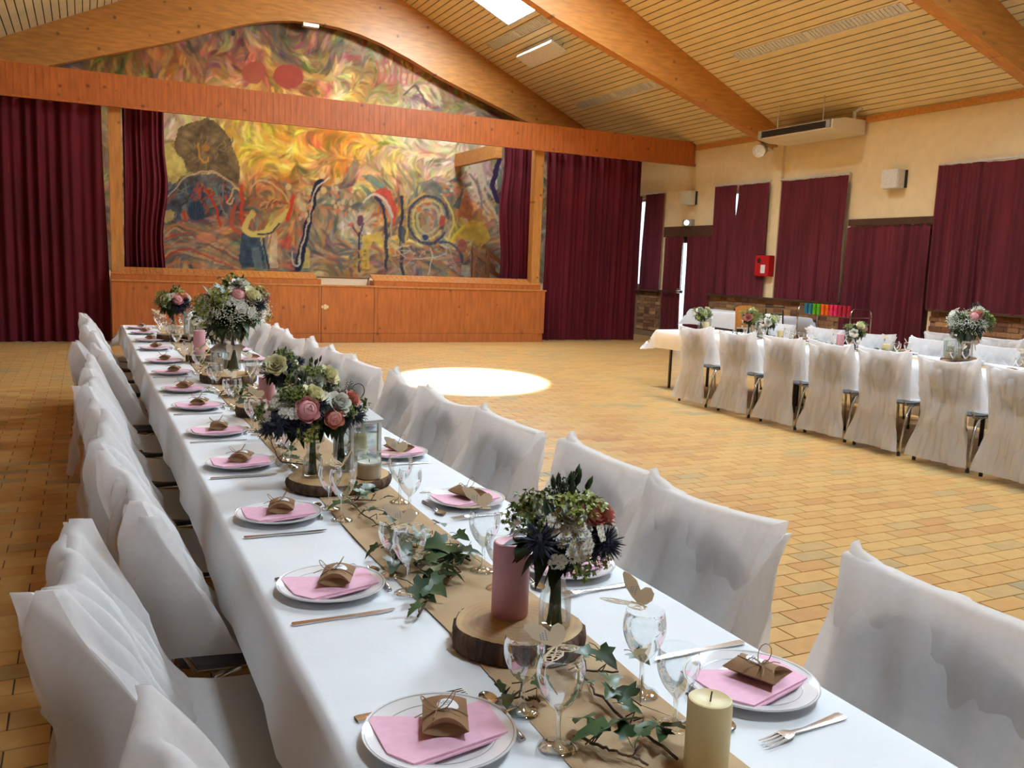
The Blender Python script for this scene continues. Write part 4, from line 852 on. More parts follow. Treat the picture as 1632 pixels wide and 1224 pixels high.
def make_favour():
    t = thing('favour_box', 'x', 'gift box', (0, 0, -50)); hw, L, h = .036, .052, .0165
    zt = lambda x: h*(1-(x/hw)**2); ye = lambda x: L-.016*(1-(x/hw)**2)
    xs = np.linspace(-hw, hw, 11); m = MB()
    m.grid([[(x, (2*j/6-1)*ye(x), h+zt(x)*.95) for j in range(7)] for x in xs]); m.grid([[(x, (2*j/6-1)*ye(x), h-zt(x)*.95) for j in range(7)] for x in xs])
    for s in (-1, 1): m.grid([[(x, s*(ye(x)-.012*(1-abs(k))*(1-(x/hw)**2)), h+zt(x)*.95*k) for k in (-1, -.5, 0, .5, 1)] for x in xs])
    obj('box', m, MT['kraft'], t, True)
    m = MB(); R = .0175; m.grid([[(.004+R*r*math.cos(a), .006+R*r*math.sin(a), h+zt(.004+R*r*math.cos(a))*.95+.0007) for a in np.linspace(0, 2*PI, 21)] for r in (.02, .5, 1)]); lb = obj('round_label', m, MT['label'], t); 
    m = MB()
    for k, (x, y, l) in enumerate(((-.004, .012, .012), (-.007, .007, .018), (-.003, .002, .01), (.008, .012, .004), (-.009, .013, .004))):
        for q in range(int(l/.003)): m.box(x+q*.003, x+q*.003+.002, y+.0008*math.sin(7*q), y+.0022+.0008*math.sin(5*q), h+zt(.004)*.95+.0009, h+zt(.004)*.95+.0016)
    obj('print', m, MT['ink'], lb)
    m = MB(); m.tube([(x, -.010+.1*x, h+zt(x)*.95+.0013) for x in np.linspace(-hw, hw, 9)], .0011, 5); m.tube([(-.012+.006*y, y*ye(-.012)*.98, h+zt(-.012)*.95+.0014) for y in np.linspace(-1, 1, 7)], .0011, 5)
    m.tube([(-.018, -ye(-.012), h+zt(-.018)*.93), (-.018, -ye(-.012)+.006, h)], .0011, 5)
    c = np.array([-.012, -.011, h*1.95])
    m2 = MB()
    for s, tilt in ((-1, .02), (1, .03)):
        m2.tube([c+np.array([s*.03*math.sin(a)*.9, .012*math.sin(2*a)*s+.002, tilt*math.sin(a)**2]) for a in np.linspace(0, PI, 12)], .0009, 5)
        m2.tube([c, c+np.array([s*.02, -.016, .004]), c+np.array([s*.036, -.021, -.002])], .0009, 5)
    obj('twine', m, MT['twine'], t, True); obj('twine_bow', m2, MT['twine'], t, True); return t
FAV = make_favour()
WING = [(0, .004), (.008, .022), (.022, .044), (.040, .056), (.046, .055), (.045, .040), (.038, .022), (.024, .008), (.032, .0), (.034, -.012), (.026, -.022), (.014, -.022), (.005, -.014), (0, -.005)]
def make_butterfly():
    t = thing('butterfly_card', 'x', 'place card', (0, 0, -50))
    def flat(poly, ang, s, th=.0006):
        m = MB(); m.prism(poly, -th, th); ca, sa = math.cos(ang), math.sin(ang); m.v = [(s*(x*ca-z*sa), y, x*sa+z*ca) for x, y, z in m.v]; return m
    w_ = obj('wing', flat(WING, 1.15, 1), MT['card'], t)
    m = MB()
    for k, (x, y, l) in enumerate(((.014, .022, .016), (.016, .027, .012), (.013, .016, .018))):
        for q in range(int(l/.0034)): m.box(x+q*.0034, x+q*.0034+.0022, y, y+.0022, .0007, .0011)
    ca, sa = math.cos(1.15), math.sin(1.15); m.v = [(x*ca-z*sa, y, x*sa+z*ca) for x, y, z in m.v]; obj('print', m, MT['ink'], w_)
    lace = MB()
    def band(pts, wd):
        lace.tube([(x, y, 0) for x, y in pts], wd, 4)
    band(WING+[WING[0]], .0019)
    for c, r in (((.018, .026), .006), ((.03, .04), .007), ((.032, .026), .005), ((.02, .013), .004), ((.02, -.010), .007), ((.028, -.008), .003), ((.011, -.004), .004)):
        band([(c[0]+r*math.cos(a), c[1]+r*math.sin(a)) for a in np.linspace(0, 2*PI, 9)], .0015)
    for a, b in (((.0, .0), (.02, .02)), ((.004, .012), (.026, .046)), ((.006, -.006), (.014, -.006)), ((.024, .030), (.044, .046)), ((.036, .03), (.042, .03))): band([a, b], .0014)
    lace.v = [(-x*math.cos(.12), y, x*math.sin(.12)+z*.5) for x, y, z in lace.v]; obj('lace_wing', lace, MT['card'], t)
    obj('body', MB().tube([(0, -.016, 0), (0, 0, .0008), (0, .02, .0)], [.0008, .002, .0009], 6), MT['card'], t); return t
BUT = make_butterfly()
firsts = {}
def one(name, me, label, cat, loc, rz=0, group=None, rx=0):
    o = bpy.data.objects.new(name, me); C.objects.link(o); o.location = loc; o.rotation_euler = (rx, 0, rz); return tag(o, label, cat, group)
def take(proto, loc, rz, label, group, scale=None):
    if proto.name not in firsts:
        firsts[proto.name] = 1; proto.location = loc; proto.rotation_euler = (0, 0, rz); proto['label'] = label; proto['group'] = group
        if scale: proto.scale = (scale,)*3
        return proto
    return dup(proto, loc, rz, label, group, scale=scale)
def setting(x, y, flip, where, row, cutlery=True, gl=True, seed=0):
    """one place setting: everything on it is a thing of its own"""
    r = random.Random(seed); s = -1 if flip else 1; W = lambda dx, dy: (x+s*dx, y+s*dy)
    one('plate', PLATE, 'white plate with grey rim line, '+where, 'plate', (x, y, TOP+.0005), 0, 'plates '+row)
    one('napkin', NAPK, 'pink folded napkin on its plate, '+where, 'napkin', (x, y, TOP), r.uniform(-.06, .06)+(.05 if flip else 0), 'napkins '+row)
    bx, by = x+.008+r.uniform(-.006, .006), y+.006+r.uniform(-.008, .006)
    take(FAV, (bx, by, TOP+.0200), -.25+r.uniform(-.18, .12)+(.75 if flip else 0), 'brown pillow box tied with twine, '+where, 'favour boxes '+row)
    if cutlery:
        a = PI if flip else 0
        p = W(-.004, .118); one('fork', FORK, 'steel fork beside its plate, '+where, 'fork', (p[0] if not flip else p[0]-.02, p[1]-(.035 if flip else 0), TOP), a+.08+r.uniform(-.05, .05), 'forks '+row)
        p = W(-.008, -.162); one('knife', KNIFE, 'steel knife beside its plate, '+where, 'knife', (*p, TOP), a+r.uniform(-.03, .03), 'knives '+row)
        p = W(.124, .035); one('spoon', SPOON, 'steel spoon above its plate, '+where, 'spoon', (*p, TOP), a+PI/2+r.uniform(-.15, .05), 'spoons '+row)
    if gl:
        for k, (dx, dy, me, sz) in enumerate(((.158, -.085, G_BIG, 'tall'), (.156, .03, G_SMALL, 'small')) if not flip else ((.205, -.06, G_BIG, 'tall'), (.215, .06, G_SMALL, 'small'))):
            p = W(dx+r.uniform(-.006, .006), dy+r.uniform(-.01, .01)); one('wine_glass', me, '%s stemmed glass, %s' % (sz, where), 'glass', (*p, TOP+.0025), r.random()*6, 'glasses '+row)
            if k == 0:
                q = (p[0]+.006, p[1]+.026, TOP+.158); take(BUT, q, PI/2+.2 if seed == 1 else r.choice((.3, 1.0, 2.2, -.5, 1.6)), 'cream paper butterfly on tall glass, '+where, 'butterflies '+row)
PLY = [1.21, 1.90, 2.51, 3.20, 3.82, 4.50, 5.10, 5.85, 6.50, 7.39, 8.09, 8.87, 9.48]
PRY = [1.165, 1.84, 2.49, 3.21, 3.85, 4.52, 5.18, 5.85, 6.52, 7.2, 7.87, 8.55, 9.2]
for i, y in enumerate(PLY): setting(.487+.004*math.sin(7*i), y, False, '%s from near end, left row of long table' % ORD[i], 'in the left row of the long table', seed=i+1)
for i, y in enumerate(PRY): setting(1.075+.006*math.sin(5*i), y, True, '%s from near end, right row of long table' % ORD[i], 'in the right row of the long table', seed=i+40)
for i, y in enumerate([8.14, 7.42, 6.74, 6.10, 5.48, 4.84, 4.21]): setting(7.075, y, False, '%s from far end, near side of second table' % ORD[i], 'on the near side of the second table', cutlery=False, seed=i+80)
for i, y in enumerate([8.6, 7.85, 7.1, 6.4, 5.65, 4.9]): setting(7.655, y, True, '%s from far end, wall side of second table' % ORD[i], 'on the wall side of the second table', cutlery=False, seed=i+90)
for i, y in enumerate([6.6, 5.9]): setting(10.2, y, False, '%s from far end of third table' % ORD[i], 'on the third table', cutlery=False, seed=i+110)
b_ = dup(BUT, (*[float(v) for v in at(1020, 1128, TOP+.02)[:2]], TOP+.026), 2.4, 'fallen cream butterfly card leaning at the foot of the tall front glass', 'fallen butterfly'); b_.rotation_euler = (.5, -.35, 2.4)
# ------------------------------------------------------------------ wood slices, candles, lanterns, jars
def wood_slice(label, x, y, r, h, sq=(1, 1), z=TOP+.003):
    t = thing('wood_slice', label, 'wood slice', (x, y, z), 0, 'wood slices'); q = random.Random(int(x*1000+y*77)); ph = [q.random()*6 for _ in range(6)]
    wob = lambda a: 1+.035*math.sin(2*a+ph[0])+.025*math.sin(3*a+ph[1])+.012*math.sin(7*a+ph[2])
    wb = lambda a: wob(a)*(1+.014*math.sin(31*a+ph[3])+.012*math.sin(47*a+ph[4]))
    obj('bark', MB().lathe([(r*.97, 0), (r*1.0, .004), (r*1.02, h*.5), (r, h-.004), (r*.965, h-.0008), (r*.94, h-.002)], 96, sq=sq, wob=wb), MT['bark'], t, 'all')
    obj('sawn_face', MB().disc(r*.968, h, 64, sq=sq, wob=wob).disc(r*.9, 0, 64, sq=sq, wob=wob, up=False), MT['slicetop'], t, fix=False); return z+h
def candle(label, x, y, z, r, h, mat, group='pillar candles'):
    t = thing('candle', label, 'candle', (x, y, z), 0, group)
    obj('wax', MB().lathe([(0, 0), (r*.97, 0), (r, .003), (r, h-.006), (r*.96, h-.001), (r*.88, h), (r*.7, h-.003), (r*.3, h-.006), (0, h-.006)], 32), mat, t, True)
    obj('wick', MB().tube([(0, 0, h-.008), (.001, 0, h+.002), (.003, .001, h+.009)], .0012, 6), MT['wick'], t)
def jar_candle(label, x, y, z, r=.04, h=.085, lev=.05):
    t = thing('jar_candle', label, 'candle', (x, y, z), 0, 'jar candles')
    obj('jar', MB().lathe([(0, .001), (r*.95, .001), (r, .006), (r, h*.86), (r*.97, h*.9), (r*.98, h), (r*.94, h), (r*.93, h*.9), (r*.955, h*.86)], 32), MT['jarglass'], t, True)
    obj('wax', MB().lathe([(0, .004), (r*.94, .004), (r*.94, lev), (0, lev)], 32), MT['beigewax'], t, True); obj('wax_top', MB().lathe([(0, lev+.0005), (r*.93, lev+.0005), (r*.93, lev+.006), (0, lev+.004)], 32), MT['whitewax'], t, True)
    obj('wick', MB().tube([(0, 0, lev), (0, 0, lev+.014)], .001, 5), MT['wick'], t)
def lantern(label, x, y, z, w=.062, h=.16, rz=0, cand=True, lab2=None):
    t = thing('lantern', label, 'lantern', (x, y, z), rz, 'white lanterns')
    obj('base', MB().box(-w, w, -w, w, 0, .012).box(-w*.9, w*.9, -w*.9, w*.9, .012, .02), MT['lantern'], t)
    for sx in (-1, 1):
        for sy in (-1, 1): obj('post', MB().box(sx*w*.86-.006, sx*w*.86+.006, sy*w*.86-.006, sy*w*.86+.006, .02, h), MT['lantern'], t)
    f = MB().box(-w, w, -w, w, h, h+.010); a = w*1.06; b = w*.18
    f.add([(-a, -a, h+.01), (a, -a, h+.01), (a, a, h+.01), (-a, a, h+.01), (-b, -b, h+.062), (b, -b, h+.062), (b, b, h+.062), (-b, b, h+.062)], [(3, 2, 1, 0), (4, 5, 6, 7), (0, 1, 5, 4), (1, 2, 6, 5), (2, 3, 7, 6), (3, 0, 4, 7)]); obj('roof', f, MT['lantern'], t)
    obj('finial', MB().lathe([(b, h+.06), (b*.8, h+.075), (b*.4, h+.083), (0, h+.084)], 12), MT['lantern'], t, True)
    obj('ring_handle', MB().tube([(.026*math.cos(k), 0, h+.105+.026*math.sin(k)) for k in np.linspace(0, 2*PI, 21)], .0016, 6), MT['tableleg'], t)
    for sx, sy in ((1, 0), (-1, 0), (0, 1), (0, -1)):
        c = w*.86; obj('pane', MB().box(sx*c-(.001 if sx else c-.008), sx*c+(.001 if sx else c-.008), sy*c-(.001 if sy else c-.008), sy*c+(.001 if sy else c-.008), .021, h-.001), MT['jarglass'], t)
    if cand: candle(lab2 or ('ivory candle inside the '+label), x, y, z+.021, w*.52, h*.55, MT['wax'], 'candles inside lanterns')
def P2(px, py, z): p = at(px, py, z); return float(p[0]), float(p[1])
S1x, S1y = P2(826, 1004, TOP+.03); z1 = wood_slice('round wood slice under the nearest pink candle and thistle bouquet', S1x, S1y, .125, .046)
x, y = P2(812, 978, z1); candle('pink pillar candle on the nearest wood slice', x, y, z1, .0375, .152, MT['candlepink'])
x, y = P2(1131, 1130, TOP+.1); candle('ivory pillar candle standing at the near end of the runner', x, y, TOP+.003, .0335, .115, MT['wax'])
S2x, S2y = P2(541, 765, TOP+.02); z2 = wood_slice('wide oval wood slice carrying the white lantern and jar candle', S2x, S2y, .175, .034, (1, .82))
x, y = P2(588, 762, z2); jar_candle('beige jar candle at the edge of the wide oval wood slice', x, y, z2, .04, .088, .05)
x, y = P2(566, 742, z2); lantern('white metal lantern behind the jar candle on the wide slice', x+.012, y+.02, z2, .064, .155, .25, lab2='ivory candle inside the lantern on the wide oval slice')
S4x, S4y = P2(420, 655, TOP+.02); z4 = wood_slice('wood slice under the second pink candle from the near end', S4x, S4y, .12, .045)
x, y = P2(425, 643, z4); candle('pink pillar candle with thistle flowers above it, second from near end', x, y, z4, .038, .13, MT['candlepink'])
S3x, S3y = P2(365, 603, TOP+.02); z3 = wood_slice('wood slice under the big vase of gypsophila', S3x, S3y, .165, .045, (1, .9))
x, y = P2(402, 597, z3); jar_candle('jar candle beside the big gypsophila vase', x, y, z3, .042, .09, .052)
x, y = P2(350, 592, z3); lantern('pale lantern half hidden behind the big gypsophila vase', x+.03, y+.1, z3-.04, .06, .15, .1, lab2='ivory candle in the lantern behind the gypsophila vase')
x, y = P2(318, 577, TOP); z5 = wood_slice('small wood slice under the far pink candle', x, y, .09, .05); candle('tall pink pillar candle left of the big gypsophila vase', x, y, z5, .04, .17, MT['candlepink'])
x, y = P2(276, 543, TOP); z6 = wood_slice('wood slice under the farthest bouquet near the stage', x, y, .13, .055); S6 = (x, y)
x, y = P2(303, 545, TOP); wood_slice('wood slice under the farthest lantern', x+.03, y, .11, .05); lantern('farthest white lantern on the long table', x+.03, y, TOP+.053, .07, .17, .2, lab2='ivory candle inside the farthest lantern on the long table')
# second table
def t2(px, py, z=TOP): return P2(px, py, z)
for i, (px, py, m_, r, h, lb) in enumerate(((1125, 528, 'wax', .036, .12, 'ivory candle at the far end of the second table'), (1243, 540, 'wax', .036, .12, 'ivory candle beside the twin bouquets on the second table'), (1338, 556, 'candlepink', .04, .15, 'pink pillar candle on the second table'), (1411, 566, 'wax', .04, .10, 'short ivory candle behind the fifth white covered chair'))):
    x = 7.40; y = min(y_at(px, x, TOP), 9.38); candle(lb, x, y, TOP+.003, r, h, MT[m_])
for i, (px, py, lb) in enumerate(((1115, 527, 'white lantern at the far end of the second table'), (1207, 545, 'white lantern between the twin bouquets on the second table'))):
    x = 7.46; y = min(y_at(px, x, TOP), 9.44); lantern(lb, x, y, TOP+.003, .06, .16, .3*i, lab2=('ivory candle inside the lantern, far end of second table' if i == 0 else 'ivory candle inside the lantern between the twin bouquets'))
x, y = P2(1520, 574, TOP); SB = (7.40, y_at(1530, 7.4, TOP)); zb = wood_slice('wood slice under the tall vase on the second table', SB[0], SB[1], .16, .045)
lantern('white lantern beside the tall vase on the second table', SB[0]-.055, SB[1]+.07, zb, .06, .16, .4, lab2='ivory candle inside the lantern beside the tall vase')
jar_candle('pale jar candle in front of the lantern by the tall vase', SB[0]-.12, SB[1]+.035, zb, .036, .08, .05)
# ------------------------------------------------------------------ flowers
def petal(m, az, r0, r1, z0, z1, wd, curl, n=4, k=3):
    G = []
    for i in range(n+1):
        t = i/n; r = r0+(r1-r0)*t+curl*t*t; z = z0+(z1-z0)*t-abs(curl)*.6*t**3; w_ = wd*math.sin(PI*(.18+.72*t))
        G.append([(r*math.cos(az)-w_*(2*j/k-1)*math.sin(az)-.25*w_*abs(2*j/k-1)**2*math.cos(az), r*math.sin(az)+w_*(2*j/k-1)*math.cos(az)-.25*w_*abs(2*j/k-1)**2*math.sin(az), z) for j in range(k+1)])
    m.grid(G)
def rose_mesh(mat, open_=1.0):
    m = MB()
    for ring, (n, r0, r1, z1, wd, cu) in enumerate(((3, .05, .16, 1.0, .42, -.05), (4, .1, .38, .98, .55, .0), (5, .15, .62, .9, .62, .08), (6, .2, .85, .72, .66, .16*open_), (6, .2, .98, .5, .66, .2*open_))):
        for k in range(n): petal(m, 2*PI*k/n+ring*.7, r0, r1, -.35, z1-.1, wd, cu)
    m.ball((0, 0, -.25), .42, 8, 5); return m.mesh('rose', mat, 'all', False)
def peony_mesh(mat):
    m = MB().ball((0, 0, 0), .78, 12, 8, sc=(1, 1, .95))
    for ring, (n, r1, z1, cu) in enumerate(((3, .25, .98, -.3), (5, .55, .86, -.3), (6, .85, .66, -.28), (6, 1.0, .40, -.16))):
        for k in range(n): petal(m, 2*PI*k/n+ring*.5, .35, r1+.18, -.65, z1, .62, cu)
    return m.mesh('peony', mat, 'all', False)
def thistle_mesh():
    m = MB().ball((0, 0, 0), .45, 9, 6, 1); r = np.random.default_rng(5)
    for k in range(120):
        d = r.normal(size=3); d /= np.linalg.norm(d)
        if d[2] < -.75: continue
        m.tube([d*.38, d*(.80+.25*r.random())], [.055, .008], 3, cap=False)
    for k in range(14):
        a = 2*PI*k/14; m.tube([(.3*math.cos(a), .3*math.sin(a), -.35), (.8*math.cos(a), .8*math.sin(a), -.45), (1.25*math.cos(a+.1), 1.25*math.sin(a+.1), -.3)], [.06, .07, .008], 4, cap=False)
    return m.mesh('thistle', [MT['thistle'], MT['thistlecore']], False, False)
def mum_mesh():
    m = MB(); r = np.random.default_rng(6)
    for q in range(7):
        c = np.array([.55*math.cos(q*1.05)*(q > 0), .55*math.sin(q*1.05)*(q > 0), .12*r.normal()]); t = .35
        for k in range(11):
            a = 2*PI*k/11; R = .33+.05*r.random()
            p = c+np.array([R*math.cos(a), R*math.sin(a), .07]); s = np.array([-math.sin(a), math.cos(a), 0])*.075
            m.add([c, c+(p-c)*.55-s, p-s*.6, p+s*.6, c+(p-c)*.55+s], [(0, 1, 2, 3, 4)])
            p = c+np.array([R*.65*math.cos(a+.3), R*.65*math.sin(a+.3), .13]); m.add([c+np.array([0, 0, .03]), c+(p-c)*.55-s*.8, p-s*.5, p+s*.5, c+(p-c)*.55+s*.8], [(0, 1, 2, 3, 4)])
        m.ball(c+np.array([0, 0, .1]), .075, 6, 4, 1)
    return m.mesh('mum_cluster', [MT['mum'], MT['mumeye']], False, False)
def leaf_patch(m, p, d, up, L, wd, mi=0, fold=.25, droop=.2):
    d = np.array(d, float); d /= np.linalg.norm(d); s = np.cross(d, up); s /= np.linalg.norm(s)+1e-9; n = np.cross(s, d); rows = []
    for i in range(6):
        t = i/5; w_ = wd*math.sin(PI*(.06+.94*t)**.8); c = np.array(p)+d*L*t-n*droop*L*t*t
        rows.append([c-s*w_+n*fold*w_, c, c+s*w_+n*fold*w_])
    m.grid(rows, mi)
def spray_mesh(kind):
    m = MB(); r = np.random.default_rng(9)
    if kind == 'seed':
        for k in range(4):
            a = k*1.6; tip = np.array([.22*math.cos(a), .22*math.sin(a), 1.0-.12*k]); m.tube([(0, 0, -.3), tip*.5+np.array([0, 0, .1]), tip], [.02, .014, .01], 4)
            for j in range(12):
                t = .35+.65*j/12; b = tip*t+np.array([.07*math.cos(j*2.4), .07*math.sin(j*2.4), .05]); m.ball(b, .026, 5, 3)
    elif kind == 'bud':
        for k in range(3):
            a = k*2.1; tip = np.array([.28*math.cos(a), .28*math.sin(a), .8+.12*(k == 0)]); m.tube([(0, 0, -.3), tip*.6, tip], [.03, .022, .02], 5)
            m.tube([tip, tip*1.07+np.array([0, 0, .04]), tip*1.2+np.array([0, 0, .12]), tip*1.3+np.array([0, 0, .2])], [.03, .085, .075, .008], 7); leaf_patch(m, tip*.5, (math.cos(a), math.sin(a), .9), (0, 0, 1), .4, .07)
    else:
        for k in range(26):
            d = r.normal(size=3); d[2] = abs(d[2])+.4; d /= np.linalg.norm(d); p = d*(.5+.4*r.random()); m.tube([(0, 0, -.2), p], [.015, .01], 3, cap=False)
            for j in range(4): leaf_patch(m, p, r.normal(size=3)+d*.6, (0, 0, 1), .24, .085)
    return m.mesh(kind+'_spray', MT['leaf'] if kind != 'lime' else MT['lime'], 'all', False)
FL = dict(white=('rose', rose_mesh(MT['rosewhite'])), cream=('rose', rose_mesh(MT['rosecream'], .7)), blush=('rose', rose_mesh(MT['salmon'], .8)), peony=('peony', peony_mesh(MT['peony'])), salmon=('peony', peony_mesh(MT['salmon'])), thistle=('thistle', thistle_mesh()), mum=('mum_cluster', mum_mesh()), seed=('seed_spray', spray_mesh('seed')), bud=('bud_spray', spray_mesh('bud')), lime=('lime_sprig', spray_mesh('lime')))
def bouquet(label, x, y, z, hc, R, items, seed, nleaf=70, gyp=0, gypR=None, lean=0, flat=.8, fs=1.22, sr=.014):
    """x, y, z: where the stems stand; hc: height of the flower head's centre; items (kind, azimuth, elevation, size, [radius factor])"""
    r = np.random.default_rng(seed); t = thing('flower_bouquet', label, 'bouquet', (x, y, z), 0, 'table bouquets'); c = np.array([-.9*lean, .44*lean, hc]); R *= 1.06
    st = MB(); fo = MB(); neck = hc-R*.75
    pts = []; r2 = random.Random(seed); q_ = R/.09
    items = list(items)+[('mum', r2.uniform(0, 6.28), D(r2.uniform(-12, 55)), .0155*q_, 1.0) for _ in range(6)]+[('lime', r2.uniform(0, 6.28), D(r2.uniform(-35, 45)), .026*q_, .95) for _ in range(4)]
    for it in items:
        k, az, el, s = it[:4]; rf = it[4] if len(it) > 4 else .82
        d = np.array([math.cos(el)*math.cos(az), math.cos(el)*math.sin(az), math.sin(el)]); p = c+d*R*rf*np.array([1, 1, flat]); s = s*(fs if k not in ('seed', 'bud') else .8)
        nm, me = FL[k]; o = obj(nm, me, parent=t); o.location = p; o.scale = (s,)*3
        v = Vector(d+np.array([0, 0, .55 if k in ('seed', 'bud', 'lime') else .12])); o.rotation_euler = v.to_track_quat('Z', 'Y').to_euler(); pts.append(p)
        b = np.array([.012*math.cos(az*3), .012*math.sin(az*3), .004]); st.tube([b, np.array([b[0]*.5, b[1]*.5, neck]), p*np.array([.6, .6, 1])*np.array([1, 1, .93]), p], .0022, 5)
    for k in range(20 if sr < .02 else 60): a = r.random()*6; st.tube([(sr*math.cos(a), sr*math.sin(a), .004), (.008*math.cos(a+2), .008*math.sin(a+2), neck*.95), (R*.4*math.cos(a+2), R*.4*math.sin(a+2), hc-.1*R)], .0024, 5)
    obj('stems', st, MT['stem'], t, 'all')
    for k in range(int(nleaf*1.3)):
        d = r.normal(size=3); d[2] = d[2]*.7-.55; d /= np.linalg.norm(d); p = c+d*R*(.2+.45*r.random())*np.array([1, 1, flat])
        leaf_patch(fo, p, d+.5*r.normal(size=3), (0, 0, 1), R*(.42+.34*r.random()), R*(.09+.09*r.random()), 0, .2, .25*r.random())
    o = obj('foliage', fo, MT['leaf'], t, 'all', fix=False); o['kind'] = 'stuff'
    if gyp:
        g = MB(); gs = MB(); GR = gypR or R
        for k in range(gyp):
            d = r.normal(size=3); d[2] = d[2]*.55-.02; d /= np.linalg.norm(d); q = c+d*GR*np.array([1, 1, .62])*(.80+.22*r.random())
            gs.tube([c+d*GR*.25*np.array([1, 1, .6]), q], [.0012, .0008], 3, cap=False)
            for j in range(5): 
                e = q+r.normal(size=3)*.013; g.add([e+np.array(v_)*.0042 for v_ in ((1, 0, 0), (-1, 0, 0), (0, 1, 0), (0, -1, 0), (0, 0, 1), (0, 0, -1))], [(0, 2, 4), (2, 1, 4), (1, 3, 4), (3, 0, 4), (2, 0, 5), (1, 2, 5), (3, 1, 5), (0, 3, 5)])
        o = obj('gypsophila', g, MT['gyp'], t, 'all', fix=False); o['kind'] = 'stuff'; o = obj('gypsophila_stems', gs, MT['lime'], t, fix=False); o['kind'] = 'stuff'
    return t
def vase(label, x, y, z, prof, ribbon=None, group='glass vases'):
    t = thing('vase', label, 'vase', (x, y, z), 0, group)
    obj('glass_body', MB().lathe(prof, 32), MT['jarglass'], t, 'all')
    if ribbon:
        h, r = ribbon; rb = obj('ribbon', MB().lathe([(r, h-.008), (r+.001, h), (r, h+.008)], 24), MT['ribbon'], t, True); b = MB()
        for s in (-1, 1):
            b.grid([[(s*.05*math.sin(a)*1.0, -r-.006-.014*math.sin(a), h+.012*w_+.02*math.sin(2*a)*s*.6) for w_ in (-1, 1)] for a in np.linspace(0, PI, 9)])
            b.grid([[(s*(.012+.022*k/4)+.009*w_, -r-.008-.006*k/4, h-.075*k/4) for w_ in (-1, 1)] for k in range(5)])
        obj('bow', b, MT['ribbon'], rb, 'all', fix=False)
    return t
bottle = lambda h, r: [(0, .003), (r*.9, .003), (r, .008), (r, h*.52), (r*.9, h*.62), (r*.62, h*.74), (r*.58, h*.86), (r*.62, h*.9), (r*.76, h*.97), (r*.74, h)]
cyl = lambda h, r: [(0, .004), (r*.95, .004), (r, .01), (r, h*.95), (r*1.03, h)]
# nearest bouquet, seen from -Y: azimuth -90 deg faces the camera, 180 is left in the picture
D = math.radians; CA = -PI/2+.5
def B(k, left, el, s, rf=.82): return (k, D(-68)-D(left), D(el), s, rf)   # left > 0 turns to the left in the picture
x, y = P2(883, 1000, z1); vase('clear bottle vase of the nearest thistle bouquet', x, y, z1, bottle(.112, .031))
bouquet('nearest bouquet of white mums, dark thistles, peach and white roses', x, y, z1+.005, .182, .090, [B('thistle', 72, 12, .030, 1.12), B('thistle', -28, -4, .034, .95), B('mum', 40, 22, .027), B('mum', 28, -2, .024, .95), B('mum', 12, 32, .025, .8), B('mum', 58, 38, .022), B('blush', -45, 32, .024, 1.0), B('blush', -22, 40, .022, .85), B('blush', -78, 10, .020, 1.12), B('white', -72, -8, .030, 1.05), B('white', -100, 30, .022, 1.0), B('mum', 50, -22, .018, .9), B('bud', 10, 75, .085, .55), B('bud', -50, 70, .085, .6), B('bud', 20, 85, .08, .5), B('seed', 62, 68, .11, .5), B('seed', 25, 80, .115, .45), B('seed', -40, 72, .11, .45), B('seed', -95, 62, .09, .5), B('lime', 35, 55, .04, .9), B('lime', -25, 52, .042, .85), B('lime', -65, 50, .036), B('lime', 85, 25, .03, .95), B('white', 30, 50, .022, .9), B('cream', 170, 40, .026), B('lime', 150, 45, .04), B('mum', 200, 20, .026)], 1, 90)
x, y = P2(498, 760, z2); vase('small bottle vase left on the wide oval slice', x, y, z2, bottle(.105, .032))
bouquet('bouquet with pink peony, cream rose and thistles, left on the oval slice', x, y, z2+.005, .21, .10, [B('peony', 12, 14, .036, .95), B('thistle', 60, -12, .034, 1.05), B('thistle', 20, -28, .034, .95), B('thistle', -25, 22, .032, .95), B('mum', 55, 22, .026), B('mum', 35, 8, .02, 1.0), B('cream', -20, 45, .034, .9), B('bud', 10, 70, .08, .55), B('bud', -20, 80, .08, .5), B('lime', 50, 45, .042), B('lime', 15, 55, .04, .8), B('lime', 10, -42, .04, .9), B('blush', -55, 50, .022), B('thistle', 90, -30, .032, 1.05), B('white', 60, 50, .024), B('seed', -60, 60, .09, .6), B('mum', 160, 25, .026), B('cream', 200, 30, .03)], 2, 100, lean=.06)
x, y = P2(543, 752, z2); vase('small bottle vase in the middle of the wide oval slice', x+.01, y, z2, bottle(.105, .032))
bouquet('bouquet with white rose, salmon peony and thistle before the lantern', x, y, z2+.005, .205, .095, [B('salmon', 22, -6, .030, 1.0), B('blush', -35, 30, .027, .95), B('white', 10, 24, .032, .92), B('thistle', -38, -8, .036, .98), B('mum', 45, 5, .026), B('mum', 30, 42, .027, .9), B('mum', 55, 28, .024), B('lime', -70, 5, .045, 1.0), B('lime', -60, -20, .04, .95), B('mum', -62, 22, .02, 1.05), B('seed', -62, 45, .08, .75), B('seed', -80, 35, .075, .85), B('seed', 0, 65, .07, .6), B('bud', 40, 65, .05, .6), B('thistle', -10, 50, .024, .9), B('white', 60, 48, .022), B('mum', 180, 20, .026), B('cream', 150, 30, .03)], 3, 110, lean=.05)
x, y = P2(497, 706, TOP); vase('bottle vase standing on the runner behind the wide oval slice', x+.02, y, TOP+.003, bottle(.105, .032))
